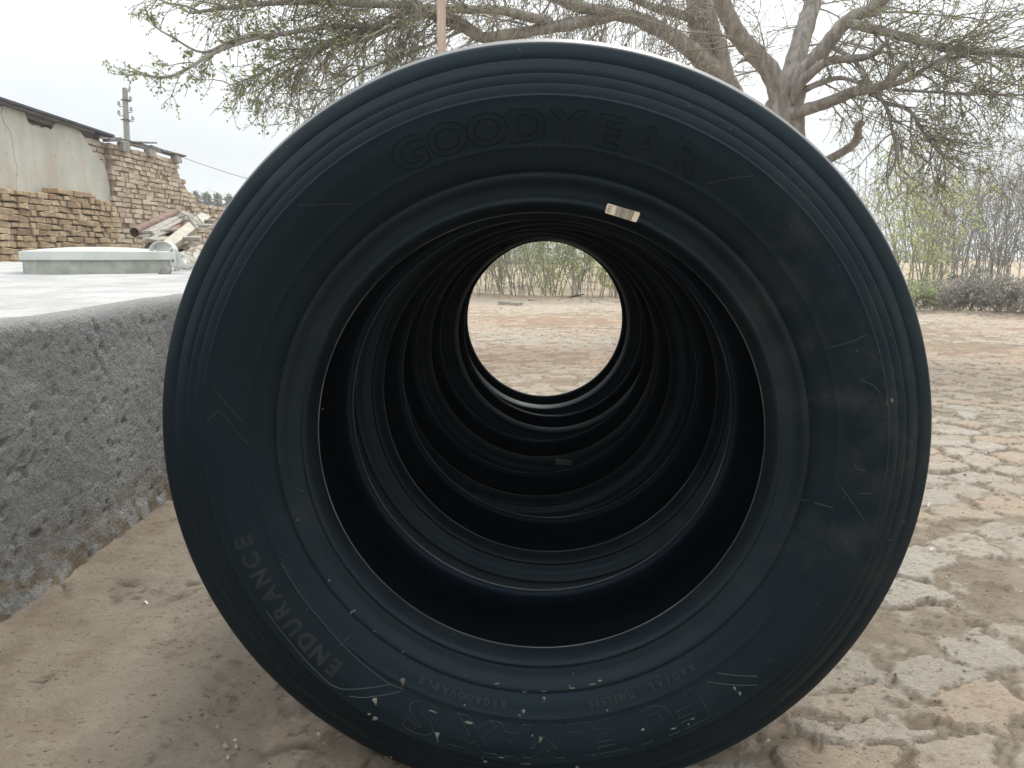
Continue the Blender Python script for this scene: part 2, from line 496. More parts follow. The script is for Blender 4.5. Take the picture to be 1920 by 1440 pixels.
# ------------------------------------------------------------------ cement tank
def build_tank():
    root = tag(empty("concrete_tank", (-3.5, 3.0, 0)), "rough grey cement water tank with a pale flat top, left of the tyres", "tank")
    ys = np.concatenate([np.arange(-2.2, 0.7, 0.06), np.arange(0.7, 3.0, 0.0065), np.arange(3.0, 6.52, 0.04)])
    prof = []   # (x, z) up the wall, round the lip
    zt = EYE - 0.122
    for z in np.arange(-0.03, zt - 0.038, 0.0065):
        prof.append((-1.072 + 0.028 * max(0, (z / zt)) , z, -1, 0))
    x_l, r = -1.046, 0.032
    for a in np.linspace(0, math.pi / 2, 11)[0:]:
        prof.append((x_l - r + r * math.cos(a), zt - r + r * math.sin(a), 0, 0))
    nlip = len(prof)
    prof = np.array([(p[0], p[1]) for p in prof])
    PYg, PX_ = np.meshgrid(ys, prof[:, 0], indexing='ij')
    _, PZ = np.meshgrid(ys, prof[:, 1], indexing='ij')
    x, y, z = PX_.ravel().copy(), PYg.ravel(), PZ.ravel().copy()
    s_ = z + 0.0
    rough = 0.008 * fbm(y * 2.5, s_ * 2.5, 300, 2) + 0.0022 * fbm(y * 55, s_ * 55, 310, 1, 0.7)
    pits = np.clip(-fbm(y * 55, s_ * 60, 340, 2) - 0.30, 0, 1) * 0.020
    lipf = np.clip((z - (zt - 0.03)) / 0.03, 0, 1)
    disp = (rough - pits) * (1 - 0.75 * lipf)
    # wavy trowelled lip
    x += disp + 0.007 * fbm(y * 2.2, y * 0, 350, 3) * lipf
    z += 0.010 * fbm(y * 2.6, y * 0 + 5, 360, 3) * lipf + 0.0145 * np.clip(y - 1.5, 0, 9) * lipf
    foot = np.clip((0.10 - s_) / 0.10, 0, 1)
    x += foot * (0.012 + 0.035 * np.clip(fbm(y * 6, s_ * 9, 370, 3), 0, 1))
    ny, nz = len(ys), nlip
    idx = np.arange(ny * nz).reshape(ny, nz)
    q = np.stack([idx[:-1, :-1], idx[1:, :-1], idx[1:, 1:], idx[:-1, 1:]], -1).reshape(-1, 4)
    loc = np.array(root.location)
    V = np.stack([x, y, z], -1) - loc
    m = N("rough_cement")
    c = m.mix(m.ramp(m.noise(3.5, 6, 0.6), [(0.38, 0.0), (0.62, 1.0)]), (0.31, 0.315, 0.31), (0.41, 0.41, 0.398))
    c = m.mix(m.ramp(m.noise(125, 3, 0.6), [(0.36, 0.5), (0.45, 0.0)]), c, (0.14, 0.14, 0.13))
    c = m.mix(m.ramp(m.noise(1.3, 7, 0.7, stretch=(1, 1, 0.5)), [(0.48, 0.0), (0.66, 0.5)]), c, (0.22, 0.215, 0.20))
    c = m.mix(m.math('MULTIPLY', m.attr('foot'), m.ramp(m.noise(22, 4), [(0.42, 0.0), (0.56, 0.85)])), c, (0.20, 0.155, 0.10))
    c = m.mix(m.attr('lip'), c, (0.36, 0.36, 0.35))
    m.base(c, 0.95, 0.15)
    b = m.bump(m.noise(105, 5, 0.65), 1.0, 0.013)
    m.bump(m.noise(230, 4, 0.65), 0.7, 0.005, b)
    crk = np.clip(1 - np.abs((y - 1.72) + (s_ - 0.50) * 0.9 + 0.03 * fbm(y * 9, s_ * 9, 399, 3)) / 0.004, 0, 1) * ((s_ > 0.44) & (s_ < 0.55))
    V[:, 0] -= 0.006 * crk
    footw = np.clip((0.17 + 0.10 * fbm(y * 3, y * 0, 375, 3) - s_) / 0.12, 0, 1)
    lipw = np.clip((prof[:, 1] - (zt - 0.016)) / 0.008, 0, 1)
    lipw = np.tile(lipw, ny) 
    lipw = np.clip(lipw + 0.5 * fbm(y * 20, s_ * 30, 390, 3) * (lipw > 0), 0, 1)
    new_obj("side_wall", V, q, m.m, root, True, {'foot': footw, 'lip': lipw})
    # top slab, rising slightly away from the lip
    xe = prof[-1, 0]
    last = (x.reshape(ny, nz)[:, -1], z.reshape(ny, nz)[:, -1])
    gx = np.concatenate([[0.0], np.cumsum(np.geomspace(0.02, 0.35, 34))])
    gx = gx / gx[-1] * 4.9
    yy = ys[::2]
    A, B = np.meshgrid(gx, yy)
    lx = np.interp(B.ravel(), ys, last[0]); lz = np.interp(B.ravel(), ys, last[1])
    sx = lx - A.ravel() + 0.0005
    sy = B.ravel()
    blend = np.clip(A.ravel() / 0.25, 0, 1)
    base = zt + 0.0145 * np.clip(sy - 1.5, 0, 9)
    sz = lz * (1 - blend) + (base + 0.006 * fbm(sx * 2, sy * 2, 380, 4)) * blend
    nyy, nxx = len(yy), len(gx)
    idx = np.arange(nyy * nxx).reshape(nyy, nxx)
    q = np.stack([idx[:-1, :-1], idx[1:, :-1], idx[1:, 1:], idx[:-1, 1:]], -1).reshape(-1, 4)
    m = N("pale_cement")
    c = m.mix(m.ramp(m.noise(4, 7, 0.65), [(0.36, 0.0), (0.64, 1.0)]), (0.36, 0.36, 0.35), (0.50, 0.50, 0.49))
    c = m.mix(m.ramp(m.noise(60, 5, 0.7), [(0.34, 0.6), (0.44, 0.0)]), c, (0.20, 0.19, 0.18))
    c = m.mix(m.ramp(m.noise(2.4, 8, 0.75), [(0.52, 0.0), (0.66, 0.5)]), c, (0.27, 0.26, 0.24))
    m.base(c, 0.9, 0.2)
    b = m.bump(m.noise(18, 8, 0.7, stretch=(1, 2.5, 1)), 0.5, 0.012)
    m.bump(m.noise(140, 5, 0.7), 0.4, 0.004, b)
    M['cement'] = m.m
    new_obj("top_slab", np.stack([sx, sy, sz], -1) - loc, q, m.m, root, True)
    b_ = MB()
    xw = xe - 4.9
    b_.box(Vector(((xe + xw) / 2 - 0.04, 6.44, (zt + 0.05) / 2)) - Vector(loc), (4.8, 0.14, zt + 0.05))
    b_.box(Vector((xw + 0.07, 2.2, (zt) / 2)) - Vector(loc), (0.14, 8.3, zt - 0.02))
    b_.box(Vector(((xe + xw) / 2 - 0.04, -2.12, (zt) / 2)) - Vector(loc), (4.8, 0.14, zt - 0.02))
    b_.build("back_wall", m.m, root)
    return zt
ZT = build_tank()

def slab_z(y): return ZT + 0.0145 * max(0, y - 1.5)

def lathe(profile, seg=96, close=False):
    """profile of (radius, height) round Z"""
    vs, fs = [], []
    n = len(profile)
    for k in range(seg):
        a = 2 * math.pi * k / seg
        for r, h in profile:
            vs.append((r * math.cos(a), r * math.sin(a), h))
    for k in range(seg):
        k2 = (k + 1) % seg
        for i in range(n - 1):
            fs.append((k * n + i, k2 * n + i, k2 * n + i + 1, k * n + i + 1))
    return vs, fs

def build_hatch():
    cx = P(186, 480, 4.0).x
    zb = EYE - 0.088
    root = tag(empty("tank_hatch", (cx, 4.0, zb)), "round white hatch with low concrete collar and hinge on the tank top", "hatch")
    white = simple("white_paint", (0.50, 0.52, 0.48), (0.60, 0.61, 0.57), 9, 0.5, 0.12, 30, 0.003, 0.4)
    conc = simple("hatch_concrete", (0.30, 0.31, 0.27), (0.42, 0.43, 0.38), 14, 0.9, 0.5, 90, 0.004, 0.2)
    v, f = lathe([(0.30, -0.03), (0.349, -0.03), (0.347, 0.0), (0.345, 0.068), (0.30, 0.068)], 96)
    new_obj("collar", v, f, conc, root, False)
    rim = 0.111
    v, f = lathe([(0.352, 0.067), (0.3575, 0.068), (0.3585, 0.072), (0.3585, rim - 0.004), (0.356, rim), (0.34, rim + 0.002), (0.25, rim + 0.013), (0.14, rim + 0.021), (0.0001, rim + 0.024)], 128)
    new_obj("lid", v, f, white, root, False)
    def L(px, py, Y): return P(px, py, Y) - Vector(root.location)
    # curved strap over the hinge
    s = MB()
    n = 18
    rad, wid, th = 0.055, 0.045, 0.005
    cpt = L(307, 471, 3.86)
    for i in range(n):
        a0, a1 = math.pi * i / n, math.pi * (i + 1) / n
        pr = []
        for a in (a0, a1):
            for rr in (rad - th, rad):
                for yy in (-wid / 2, wid / 2):
                    pr.append(cpt + Vector((rr * math.cos(a), yy + 0.02 * math.cos(a), rr * math.sin(a) * 0.93)))
        s.add(pr, [(0, 1, 3, 2), (4, 6, 7, 5), (2, 3, 7, 6), (0, 4, 5, 1), (0, 2, 6, 4), (1, 5, 7, 3)])
    # web plate under the strap
    web = [cpt + Vector((0.048 * math.cos(math.pi * k / 16), 0.006, 0.045 * math.sin(math.pi * k / 16))) for k in range(17)]
    web2 = [p + Vector((0, 0.006, 0)) for p in web]
    s.add(web + web2, [tuple(range(17)), tuple(range(17, 34))[::-1]] + [(i, (i + 1) % 17, 17 + (i + 1) % 17, 17 + i) for i in range(17)])
    strap = s.build("hinge_strap", white, root)
    # hinge plate with two bolt holes
    def plate(p0, p1, w, y0, thick, holes, name):
        ax = (p1 - p0); Ln = ax.length; ax.normalize()
        sd = Vector((ax.z, 0, -ax.x))
        out = []
        for k in range(13):
            a = math.pi * k / 12
            out.append(p1 + sd * (w * math.cos(a)) + ax * (w * math.sin(a)))
        for k in range(13):
            a = math.pi + math.pi * k / 12
            out.append(p0 + sd * (w * math.cos(a)) + ax * (w * math.sin(a)))
        m_ = len(out)
        b = MB()
        b.add(out + [p + Vector((0, thick, 0)) for p in out], [tuple(range(m_)), tuple(range(m_, 2 * m_))[::-1]] + [(i, (i + 1) % m_, m_ + (i + 1) % m_, m_ + i) for i in range(m_)])
        return b.build(name, white, root)
    a, b = L(325, 495, 3.80), L(321, 468, 3.80)
    hp = plate(a, b, 0.013, 0, 0.008, 2, "hinge_plate")
    dk = simple("rusty_bolt", (0.10, 0.08, 0.06), (0.17, 0.13, 0.10), 60, 0.8, 0.2, 200, 0.001)
    for (q, rr) in ((L(321.5, 469.5, 3.797), 0.0042), (L(323.5, 489, 3.797), 0.0062)):
        bb = MB(); bb.tube([q, q + Vector((0, 0.004, 0))], rr, 12)
        bb.build("bolt", dk, root)
    c_ = L(332, 483, 3.84)
    s = MB()
    s.box(c_, (0.036, 0.012, 0.060), Matrix.Rotation(R(14), 3, 'Y'), 0.004)
    s.box(c_ + Vector((0.016, 0.004, -0.028)), (0.05, 0.03, 0.022), Matrix.Rotation(R(-20), 3, 'Y'), 0.006)
    s.box(c_ + Vector((-0.004, 0.0, 0.03)), (0.012, 0.012, 0.03), None, 0.003)
    s.build("hinge_bracket", white, root)
build_hatch()

def lump(name, c, size, seed, mat, label=None, cat=None, group=None, kind=None, flat=0.7):
    """an irregular stone or clod resting on c"""
    rng = np.random.RandomState(seed)
    bm_v, bm_f = [], []
    nu, nv = 10, 7
    for j in range(nv + 1):
        th = math.pi * j / nv
        for i in range(nu):
            ph = 2 * math.pi * i / nu
            bm_v.append([math.sin(th) * math.cos(ph), math.sin(th) * math.sin(ph), math.cos(th)])
    v = np.array(bm_v)
    k = 1 + 0.35 * fbm(v[:, 0] * 1.6 + seed, v[:, 1] * 1.6 + v[:, 2] * 2.1, seed, 3)
    v = v * k[:, None] * np.array(size) * 0.5
    v[:, 2] = np.maximum(v[:, 2], -size[2] * 0.28)
    v[:, 2] += size[2] * 0.28
    for j in range(nv):
        for i in range(nu):
            i2 = (i + 1) % nu
            bm_f.append((j * nu + i, (j + 1) * nu + i, (j + 1) * nu + i2, j * nu + i2))
    o = new_obj(name, v, bm_f, mat, None, False)
    o.location = c
    return tag(o, label, cat, group, kind)

stone_m = simple("rubble_stone", (0.33, 0.31, 0.27), (0.50, 0.48, 0.43), 25, 0.95, 0.5, 90, 0.005)
M['brick'] = None
rr = random.Random(4)
lump("mortar_lump", (P(316, 508, 3.78).x, 3.74, slab_z(3.78) - 0.004), (0.065, 0.05, 0.05), 3, simple("grey_mortar", (0.16, 0.155, 0.14), (0.30, 0.29, 0.26), 40, 0.95, 0.6, 150, 0.004),
     "dark crumbly mortar lump at the foot of the hatch hinge", "mortar lump")
k = 0
SL = ["small one close behind the hinge", "middle one of the front group", "front one nearest the tire", "larger one behind the hinge bracket", "large one in the back row", "back one nearest the tire", "smallest, by the hinge foot", "front one tucked at the tire's edge", "small one hard against the bracket", "one between the back pair"]
for (px, py, Y, s) in ((336, 502, 4.6, .05), (345, 499, 4.8, .06), (350, 503, 4.5, .045), (341, 491, 5.2, .10), (352, 488, 5.5, .11), (361, 486, 5.8, .09), (332, 505, 4.3, .03), (358, 497, 4.9, .05), (326, 494, 5.0, .05), (347, 496, 5.1, .07)):
    q = P(px, py, Y)
    lump("rubble_stone", (q.x, Y, slab_z(Y) - 0.004), (s * 1.2, s, s * 0.8), 20 + k, stone_m,
         "pale rubble stone on the tank top, " + SL[k], "stone", "rubble stones on the tank top")
    k += 1

# ------------------------------------------------------------------ tyres
HB = 0.090
def densify(pts, per=1):
    return pts
outer_half = [  # (r, d) from bead toe to crown, d = distance from the middle plane towards the viewer
    (0.2860, 0.0900), (0.2868, 0.0945), (0.2895, 0.1030), (0.2930, 0.1110), (0.2962, 0.1160), (0.2985, 0.1170),
    (0.3000, 0.1155), (0.3012, 0.1148), (0.3030, 0.1155), (0.3060, 0.1168), (0.3100, 0.1175), (0.3140, 0.1192),
    (0.3175, 0.1222), (0.3210, 0.1262), (0.3245, 0.1288), (0.3270, 0.1292), (0.3284, 0.1288), (0.3292, 0.1272), (0.3302, 0.1272), (0.3312, 0.1290),
    (0.3340, 0.1318), (0.3390, 0.1358), (0.3460, 0.1390), (0.3556, 0.1422), (0.3563, 0.1429), (0.3573, 0.1431), (0.3580, 0.1430),
    (0.3650, 0.1452), (0.3750, 0.1479), (0.3870, 0.1506), (0.3980, 0.1528), (0.4080, 0.1524), (0.4090, 0.1530), (0.4100, 0.1530), (0.4110, 0.1518),
    (0.4122, 0.1508), (0.4134, 0.1512), (0.4215, 0.1492), (0.4228, 0.1488), (0.4234, 0.1476), (0.4242, 0.1474), (0.4252, 0.1480),
    (0.4336, 0.1454), (0.4346, 0.1450), (0.4352, 0.1436), (0.4361, 0.1433), (0.4371, 0.1440), (0.4440, 0.1412), (0.4506, 0.1382), (0.4517, 0.1376),
    (0.4524, 0.1359), (0.4534, 0.1356), (0.4546, 0.1364), (0.4620, 0.1338), (0.4690, 0.1312), (0.4722, 0.1288), (0.4733, 0.1272)]
outer_half = [(r_, d_ + (0.005 * math.exp(-((r_ - 0.40) / 0.035) ** 2))) for r_, d_ in outer_half]
tread_half = [(0.4733, 0.1272), (0.4738, 0.1260), (0.4775, 0.1170), (0.4815, 0.1080), (0.4842, 0.0980), (0.4862, 0.0850), (0.4873, 0.0720), (0.4878, 0.0700), (0.4760, 0.0690), (0.4760, 0.0600), (0.4882, 0.0590), (0.4888, 0.0420), (0.4770, 0.0410), (0.4770, 0.0320), (0.4892, 0.0310),
              (0.4905, 0.0130), (0.4785, 0.0120), (0.4785, 0.0040), (0.4908, 0.0035), (0.4910, 0.0)]
inner_half = [(0.2860, 0.0900), (0.2872, 0.0850), (0.2910, 0.0820), (0.2970, 0.0830), (0.3080, 0.0890), (0.3200, 0.0980), (0.3350, 0.1120), (0.3500, 0.1240), (0.3700, 0.1335), (0.3900, 0.1375),
              (0.4100, 0.1365), (0.4300, 0.1290), (0.4450, 0.1180), (0.4560, 0.1030), (0.4640, 0.0820), (0.4680, 0.0550), (0.4700, 0.0250), (0.4702, 0.0)]
def ring_mesh(name, prof, mat, parent, seg=256, closed_ring=True):
    """profile of (r, d) swept round the tyre axis; d is -Y"""
    prof = np.array(prof)
    L = np.concatenate([[0], np.cumsum(np.hypot(np.diff(prof[:, 0]), np.diff(prof[:, 1])))])
    n = len(prof)
    a = np.linspace(0, 2 * np.pi, seg + 1)
    vs = np.stack([np.outer(np.cos(a), prof[:, 0]), np.tile(-prof[:, 1], (seg + 1, 1)), np.outer(np.sin(a), prof[:, 0])], -1).reshape(-1, 3)
    uv = np.stack([np.repeat(a / (2 * np.pi), n), np.tile(L, seg + 1)], -1)
    idx = np.arange((seg + 1) * n).reshape(seg + 1, n)
    q = np.stack([idx[:-1, :-1], idx[:-1, 1:], idx[1:, 1:], idx[1:, :-1]], -1).reshape(-1, 4)
    return new_obj(name, vs, q, mat, parent, True, None, uv)

def surf_d(r):
    rs = [p[0] for p in outer_half]; ds = [p[1] for p in outer_half]
    return float(np.interp(r, rs, ds))

def make_tyre():
    t = empty("truck_tire", (AX, 1.051, TYRE_R))
    i_bead = next(i for i, p in enumerate(outer_half) if p[0] > 0.3280)
    bead, side = outer_half[:i_bead + 1], outer_half[i_bead:]
    def flip(p): return [(r, -d) for r, d in p][::-1]
    ring_mesh("sidewall", side, M['rubber'], t)
    ring_mesh("sidewall", flip(side), M['rubber'], t)
    ring_mesh("bead", bead, M['bead'], t)
    ring_mesh("bead", flip(bead), M['rubber'], t)
    ring_mesh("tread", tread_half + [(r, -d) for r, d in tread_half[:-1]][::-1], M['tread'], t)
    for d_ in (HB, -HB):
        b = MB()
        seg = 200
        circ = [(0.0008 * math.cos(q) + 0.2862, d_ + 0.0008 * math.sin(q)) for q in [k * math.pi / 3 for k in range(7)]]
        ring_mesh("bead_highlight", circ, M['edge'], t, seg)  # thin ring added to carry the painted highlight along the toe
    ring_mesh("inner_liner", ([(r, d) for r, d in inner_half] + [(r, -d) for r, d in inner_half[:-1]][::-1])[::-1], M['liner'], t)
    return t

T1 = make_tyre()
tag(T1, "front tire of the row, nearest the camera, with barcode label on its bead", "tire", "upright truck tires standing in a row")

# things moulded on the front sidewall ------------------------------------
def polar(px, py, Z=None):
    """photo point to (angle, radius) on the front sidewall"""
    r = 0.38
    for _ in range(6):
        Y = 1.051 - surf_d(min(max(r, 0.2865), 0.487))
        q = P(px, py, Y)
        r = math.hypot(q.x - AX, q.z - TYRE_R)
    return math.atan2(q.z - TYRE_R, q.x - AX), r

def on_tyre(a, r, lift=0.0):
    return Vector((r * math.cos(a), -(surf_d(r) + lift), r * math.sin(a)))

def arc_text(word, a_start, a_end, r0, height, lift, name, mat, parent, bold=0.0, outline=False, shear=0.0, a_list=None, sx=1.0):
    """raised letters set clockwise round the tyre, feet towards the hub"""
    chars = [c for c in word]
    n = len(chars)
    V, F = [], []
    dg = bpy.context.evaluated_depsgraph_get
    for i, ch in enumerate(chars):
        if ch == ' ': continue
        a = a_list[i] if a_list else a_start + (a_end - a_start) * (i / max(1, n - 1))
        cu = bpy.data.curves.new("glyph", 'FONT')
        cu.body = ch
        cu.size = height / 0.72
        cu.align_x = 'CENTER'
        cu.shear = shear
        cu.offset = bold
        cu.resolution_u = 3
        cu.extrude = 0.001
        if outline:
            cu.extrude = 0.0
        ob = bpy.data.objects.new("glyph", cu)
        C.objects.link(ob)
        bpy.context.view_layer.update()
        me = ob.evaluated_get(dg()).to_mesh()
        vs = [v.co.copy() for v in me.vertices]
        polys = [tuple(p.vertices) for p in me.polygons]
        edges = {}
        if outline:
            for p in me.polygons:
                for e in p.edge_keys: edges[e] = edges.get(e, 0) + 1
        ob.evaluated_get(dg()).to_mesh_clear()
        bpy.data.objects.remove(ob)
        bpy.data.curves.remove(cu)
        def place(x, y, k):
            r = r0 + y
            aa = a - x * sx / (r0 + height / 2)
            return on_tyre(aa, r, k)
        if outline:
            w = 0.00048
            for (e0, e1), c in edges.items():
                if c != 1: continue
                p, q = vs[e0], vs[e1]
                d = Vector((q.x - p.x, q.y - p.y, 0))
                if d.length < 1e-6: continue
                d.normalize()
                nn = Vector((-d.y, d.x, 0)) * w
                p2, q2 = p - d * w * 0.6, q + d * w * 0.6
                b0 = len(V)
                V += [place(p2.x - nn.x, p2.y - nn.y, -0.0003), place(q2.x - nn.x, q2.y - nn.y, -0.0003), place(q2.x + nn.x, q2.y + nn.y, -0.0003), place(p2.x + nn.x, p2.y + nn.y, -0.0003),
                      place(p2.x, p2.y, lift), place(q2.x, q2.y, lift)]
                F += [(b0, b0 + 1, b0 + 5, b0 + 4), (b0 + 2, b0 + 3, b0 + 4, b0 + 5), (b0 + 1, b0 + 2, b0 + 5), (b0 + 3, b0, b0 + 4)]
        else:
            b0 = len(V)
            V += [place(v.x, v.y, lift if v.z > 0 else -0.0004) for v in vs]
            F += [tuple(b0 + j for j in p) for p in polys]
    return new_obj(name, V, F, mat, parent)

def mold_line(pts, w=0.0007, lift=0.0007, mb=None):
    mb = MB()
    """thin raised rib through (angle, radius) points"""
    out = []
    for (a0, r0), (a1, r1) in zip(pts[:-1], pts[1:]):
        n = max(2, int(abs(a1 - a0) / R(1.2)) + 1)
        for k in range(n):
            out.append((a0 + (a1 - a0) * k / n, r0 + (r1 - r0) * k / n))
    out.append(pts[-1])
    mb.tube([on_tyre(a, r, lift * 0.3) for a, r in out], w, 4, True)
    mb.build('mould_rib', M['moldline'], T1)

def build_moulding():
    lt = M['letter']
    A = lambda d: R(d)
    # brand name over the top, model name underneath, third word lower left, small print between
    a0, _ = polar(742, 270); a1, _ = polar(1312, 282)
    arc_text("GOODYEAR", a0 - R(1.5), a1 + R(1.5), 0.3625, 0.034, 0.0009, "raised_lettering", M["rubber"], T1, bold=0.0012, outline=True, sx=1.25)
    big = [polar(x, y)[0] for x, y in ((1318, 1370), (1240, 1385), (1150, 1400), (1095, 1408), (1020, 1412), (955, 1408), (888, 1400))]
    arc_text("FUELMAX", 0, 0, 0.3655, 0.036, 0.0010, "raised_lettering", M["outline"], T1, bold=0.0022, outline=True, a_list=big, sx=1.4)
    arc_text("S", 0, 0, 0.3665, 0.035, 0.0010, "raised_lettering", M["outline"], T1, bold=0.0026, outline=True, sx=1.7, a_list=[polar(788, 1352)[0]])
    aE, _ = polar(618, 1262); aC, _ = polar(452, 1020)
    arc_text("ENDURANCE", aE, aC, 0.3760, 0.020, 0.0005, "raised_lettering", lt, T1, bold=0.0008, outline=False)
    s0, _ = polar(1305, 1265); s1, _ = polar(1225, 1295)
    arc_text("RADIAL", s0, s1, 0.3395, 0.0085, 0.0007, "raised_lettering", lt, T1, bold=0.0003)
    s0, _ = polar(1190, 1312); s1, _ = polar(1110, 1328)
    arc_text("TUBELESS", s0, s1, 0.3395, 0.0085, 0.0007, "raised_lettering", lt, T1, bold=0.0003)
    s0, _ = polar(942, 1335); s1, _ = polar(785, 1288)
    arc_text("REGROOVABLE", s0, s1, 0.3395, 0.0085, 0.0007, "raised_lettering", lt, T1, bold=0.0003)
    mb = MB()
    # frame of the word at lower left
    p = lambda x, y: polar(x, y)
    aa, _ = p(690, 1308); ab, _ = p(430, 930)
    mold_line([p(757, 1292), p(730, 1282), (p(600, 1175)[0], 0.357), (p(520, 1060)[0], 0.357)], mb=None)
    mold_line([p(732, 1283), p(640, 1292), p(620, 1284), p(545, 1205), p(500, 1145)], mb=None)
    mold_line([p(752, 1296), p(680, 1308), p(655, 1305)], mb=None)
    mold_line([p(636, 1212), p(668, 1180)], w=0.0005, mb=None)
    # right hand end of the frame
    mold_line([p(1345, 1262), p(1420, 1268)], mb=None)
    mold_line([p(1325, 1278), p(1420, 1284)], mb=None)
    mold_line([p(1312, 1302), p(1332, 1342)], w=0.0005, mb=None)
    # chevrons on the left and short ribs on the right
    mold_line([p(388, 790), p(408, 772), p(416, 773), p(468, 836)], w=0.0006, mb=None)
    mold_line([p(402, 728), p(455, 790)], w=0.0005, mb=None)
    mold_line([p(1578, 915), p(1625, 985)], w=0.0006, mb=None)
    mold_line([p(1610, 925), p(1634, 925)], w=0.0005, mb=None)
    mold_line([p(1613, 712), p(1640, 724), p(1650, 738)], w=0.0005, mb=None)
    mold_line([p(1600, 868), p(1608, 880), p(1624, 882)], w=0.0005, mb=None)
    mold_line([p(1556, 652), p(1600, 640), p(1622, 628)], w=0.0006, mb=None)
    mold_line([p(1488, 934), p(1530, 943), p(1562, 952)], w=0.0006, mb=mb)
    mold_line([p(1325, 345), p(1365, 336), p(1412, 330)], w=0.0005, mb=mb)
    mold_line([p(560, 385), p(600, 384), p(668, 384)], w=0.0004, mb=mb)
    # thin ring with vent nibs under the rim line
    for (x, y, s) in ((702, 1183, 1), (755, 1222, 1), (873, 1266, 1), (933, 1283, 1.2), (617, 1088, 1.2), (1068, 1286, 1), (1075, 1262, .8), (558, 975, .8), (566, 920, .7), (664, 1145, 1.6), (604, 768, .8)):
        a, r = p(x, y)
        q = on_tyre(a, r, 0.0)
        mb = MB()
        mb.box(q, (0.0022 * s, 0.0016, 0.0014 * s), Matrix.Rotation(-a, 3, 'Y'))
        mb.build("vent_nib", M['mud_dry'], T1)
    # dried mud splashes on the lower sidewall
    mud = MB()
    rng = random.Random(9)
    def blob(x, y, w, h, tilt=0, tail=0):
        w, h = w * 0.8, h * 0.8
        a, r = p(x, y)
        n = 12
        pts = []
        for k in range(n):
            an = 2 * math.pi * k / n
            ww = w * (1 + rng.uniform(-.25, .25)); hh = h * (1 + rng.uniform(-.25, .25))
            ex, ey = ww * math.cos(an), hh * math.sin(an)
            if tail and ey < 0: ex *= 0.35; ey *= tail
            c, s = math.cos(tilt), math.sin(tilt)
            ex, ey = ex * c - ey * s, ex * s + ey * c
            pts.append(p(x + ex, y - ey))
        top = on_tyre(a, r, 0.0014)
        ring = [on_tyre(aa_, rr_, 0.0002) for aa_, rr_ in pts]
        mud = MB()
        mud.add([top] + ring, [(0, 1 + k, 1 + (k + 1) % n) for k in range(n)])
        mud.build("mud_splash", M['mud_dry'], T1, True)
    for args in ((755, 1275, 6, 6, 0, 2.4), (703, 1312, 6, 5, .2, 3.4), (703, 1347, 7, 5, .3), (692, 1339, 4, 3), (812, 1334, 12, 2.2, -.35), (879, 1355, 11, 3.5, -.15), (819, 1375, 6, 4, .1, 4.5),
                 (1020, 1308, 4, 5, 0, 1.4), (981, 1333, 4, 5), (974, 1341, 4, 3), (1014, 1384, 4, 4, -.3, 3.5), (998, 1379, 2, 3), (1138, 1332, 2.2, 2.8), (724, 1420, 5, 2.6, .3), (733, 1420, 3, 1.6),
                 (910, 1428, 5, 3), (904, 1421, 2, 2), (1377, 1290, 3, 4, .5, 3), (1387, 1300, 4, 5), (1672, 750, 4, 5, .4), (1663, 755, 1, 6), (1668, 1012, 1.6, 2.5), (871, 1322, 2.2, 2.2), (932, 1281, 7, 2, .2),
                 (1110, 1283, 9, 2, .1), (1073, 1290, 7, 2), (1020, 1296, 6, 1), (1125, 1275, 5, 3), (983, 1297, 5, 1), (1392, 1413, 8, 4, .2), (1291, 1358, 2, 3), (659, 1148, 5, 3, .8), (1100, 955, 1, 1), (1695, 978, 1, 3), (1082, 1438, 4, 3),
                 (985, 1432, 14, 1.5), (940, 1420, 9, 1.2, -.1), (1205, 1368, 4, 3, .3), (1298, 1348, 5, 2, .3), (1262, 1366, 6, 2, .2)):
        blob(*args)
    # barcode label stuck on the bead
    def onb(px, py): return polar(px, py)
    cs = [onb(1134, 399), onb(1193, 417), onb(1201, 399), onb(1139, 381)]
    def lab(u, v, lift):
        x = (1134 * (1 - u) + 1193 * u) * (1 - v) + (1139 * (1 - u) + 1201 * u) * v
        y = (399 * (1 - u) + 417 * u) * (1 - v) + (381 * (1 - u) + 399 * u) * v
        q = P(x, y, 1.051 - 0.1315 - lift)
        return Vector((q.x - AX, q.y - 1.051, q.z - TYRE_R))
    nb = 14
    V, F = [], []
    corners = [(0.02, 0.0), (0.98, 0.0), (1.0, 0.1), (1.0, 0.88), (0.97, 1.0), (0.03, 1.0), (0.0, 0.9), (0.0, 0.1)]
    V = [lab(u, v, 0.0) for u, v in corners] + [lab(u, v, -0.002) for u, v in corners]
    m_ = len(corners)
    F = [tuple(range(m_)), tuple(range(m_, 2 * m_))[::-1]] + [(i, (i + 1) % m_, m_ + (i + 1) % m_, m_ + i) for i in range(m_)]
    L_ = new_obj("barcode_label", V, F, M['label'], T1)
    ink = MB()
    u = 0.29
    rng = random.Random(3)
    while u < 0.82:
        w = rng.choice((0.008, 0.008, 0.013, 0.02))
        ink.add([lab(u, 0.02, 0.0003), lab(u + w, 0.02, 0.0003), lab(u + w, 0.99, 0.0003), lab(u, 0.99, 0.0003)], [(0, 1, 2, 3)])
        u += w + rng.choice((0.008, 0.012, 0.018))
    for v0 in (0.2, 0.45, 0.7):
        for (ua, ub) in ((0.05, 0.08), (0.095, 0.13), (0.15, 0.165)):
            ink.add([lab(ua, v0, 0.0003), lab(ub, v0, 0.0003), lab(ub, v0 + 0.12, 0.0003), lab(ua, v0 + 0.12, 0.0003)], [(0, 1, 2, 3)])
    ink.build("barcode_print", M['ink'], L_)
build_moulding()

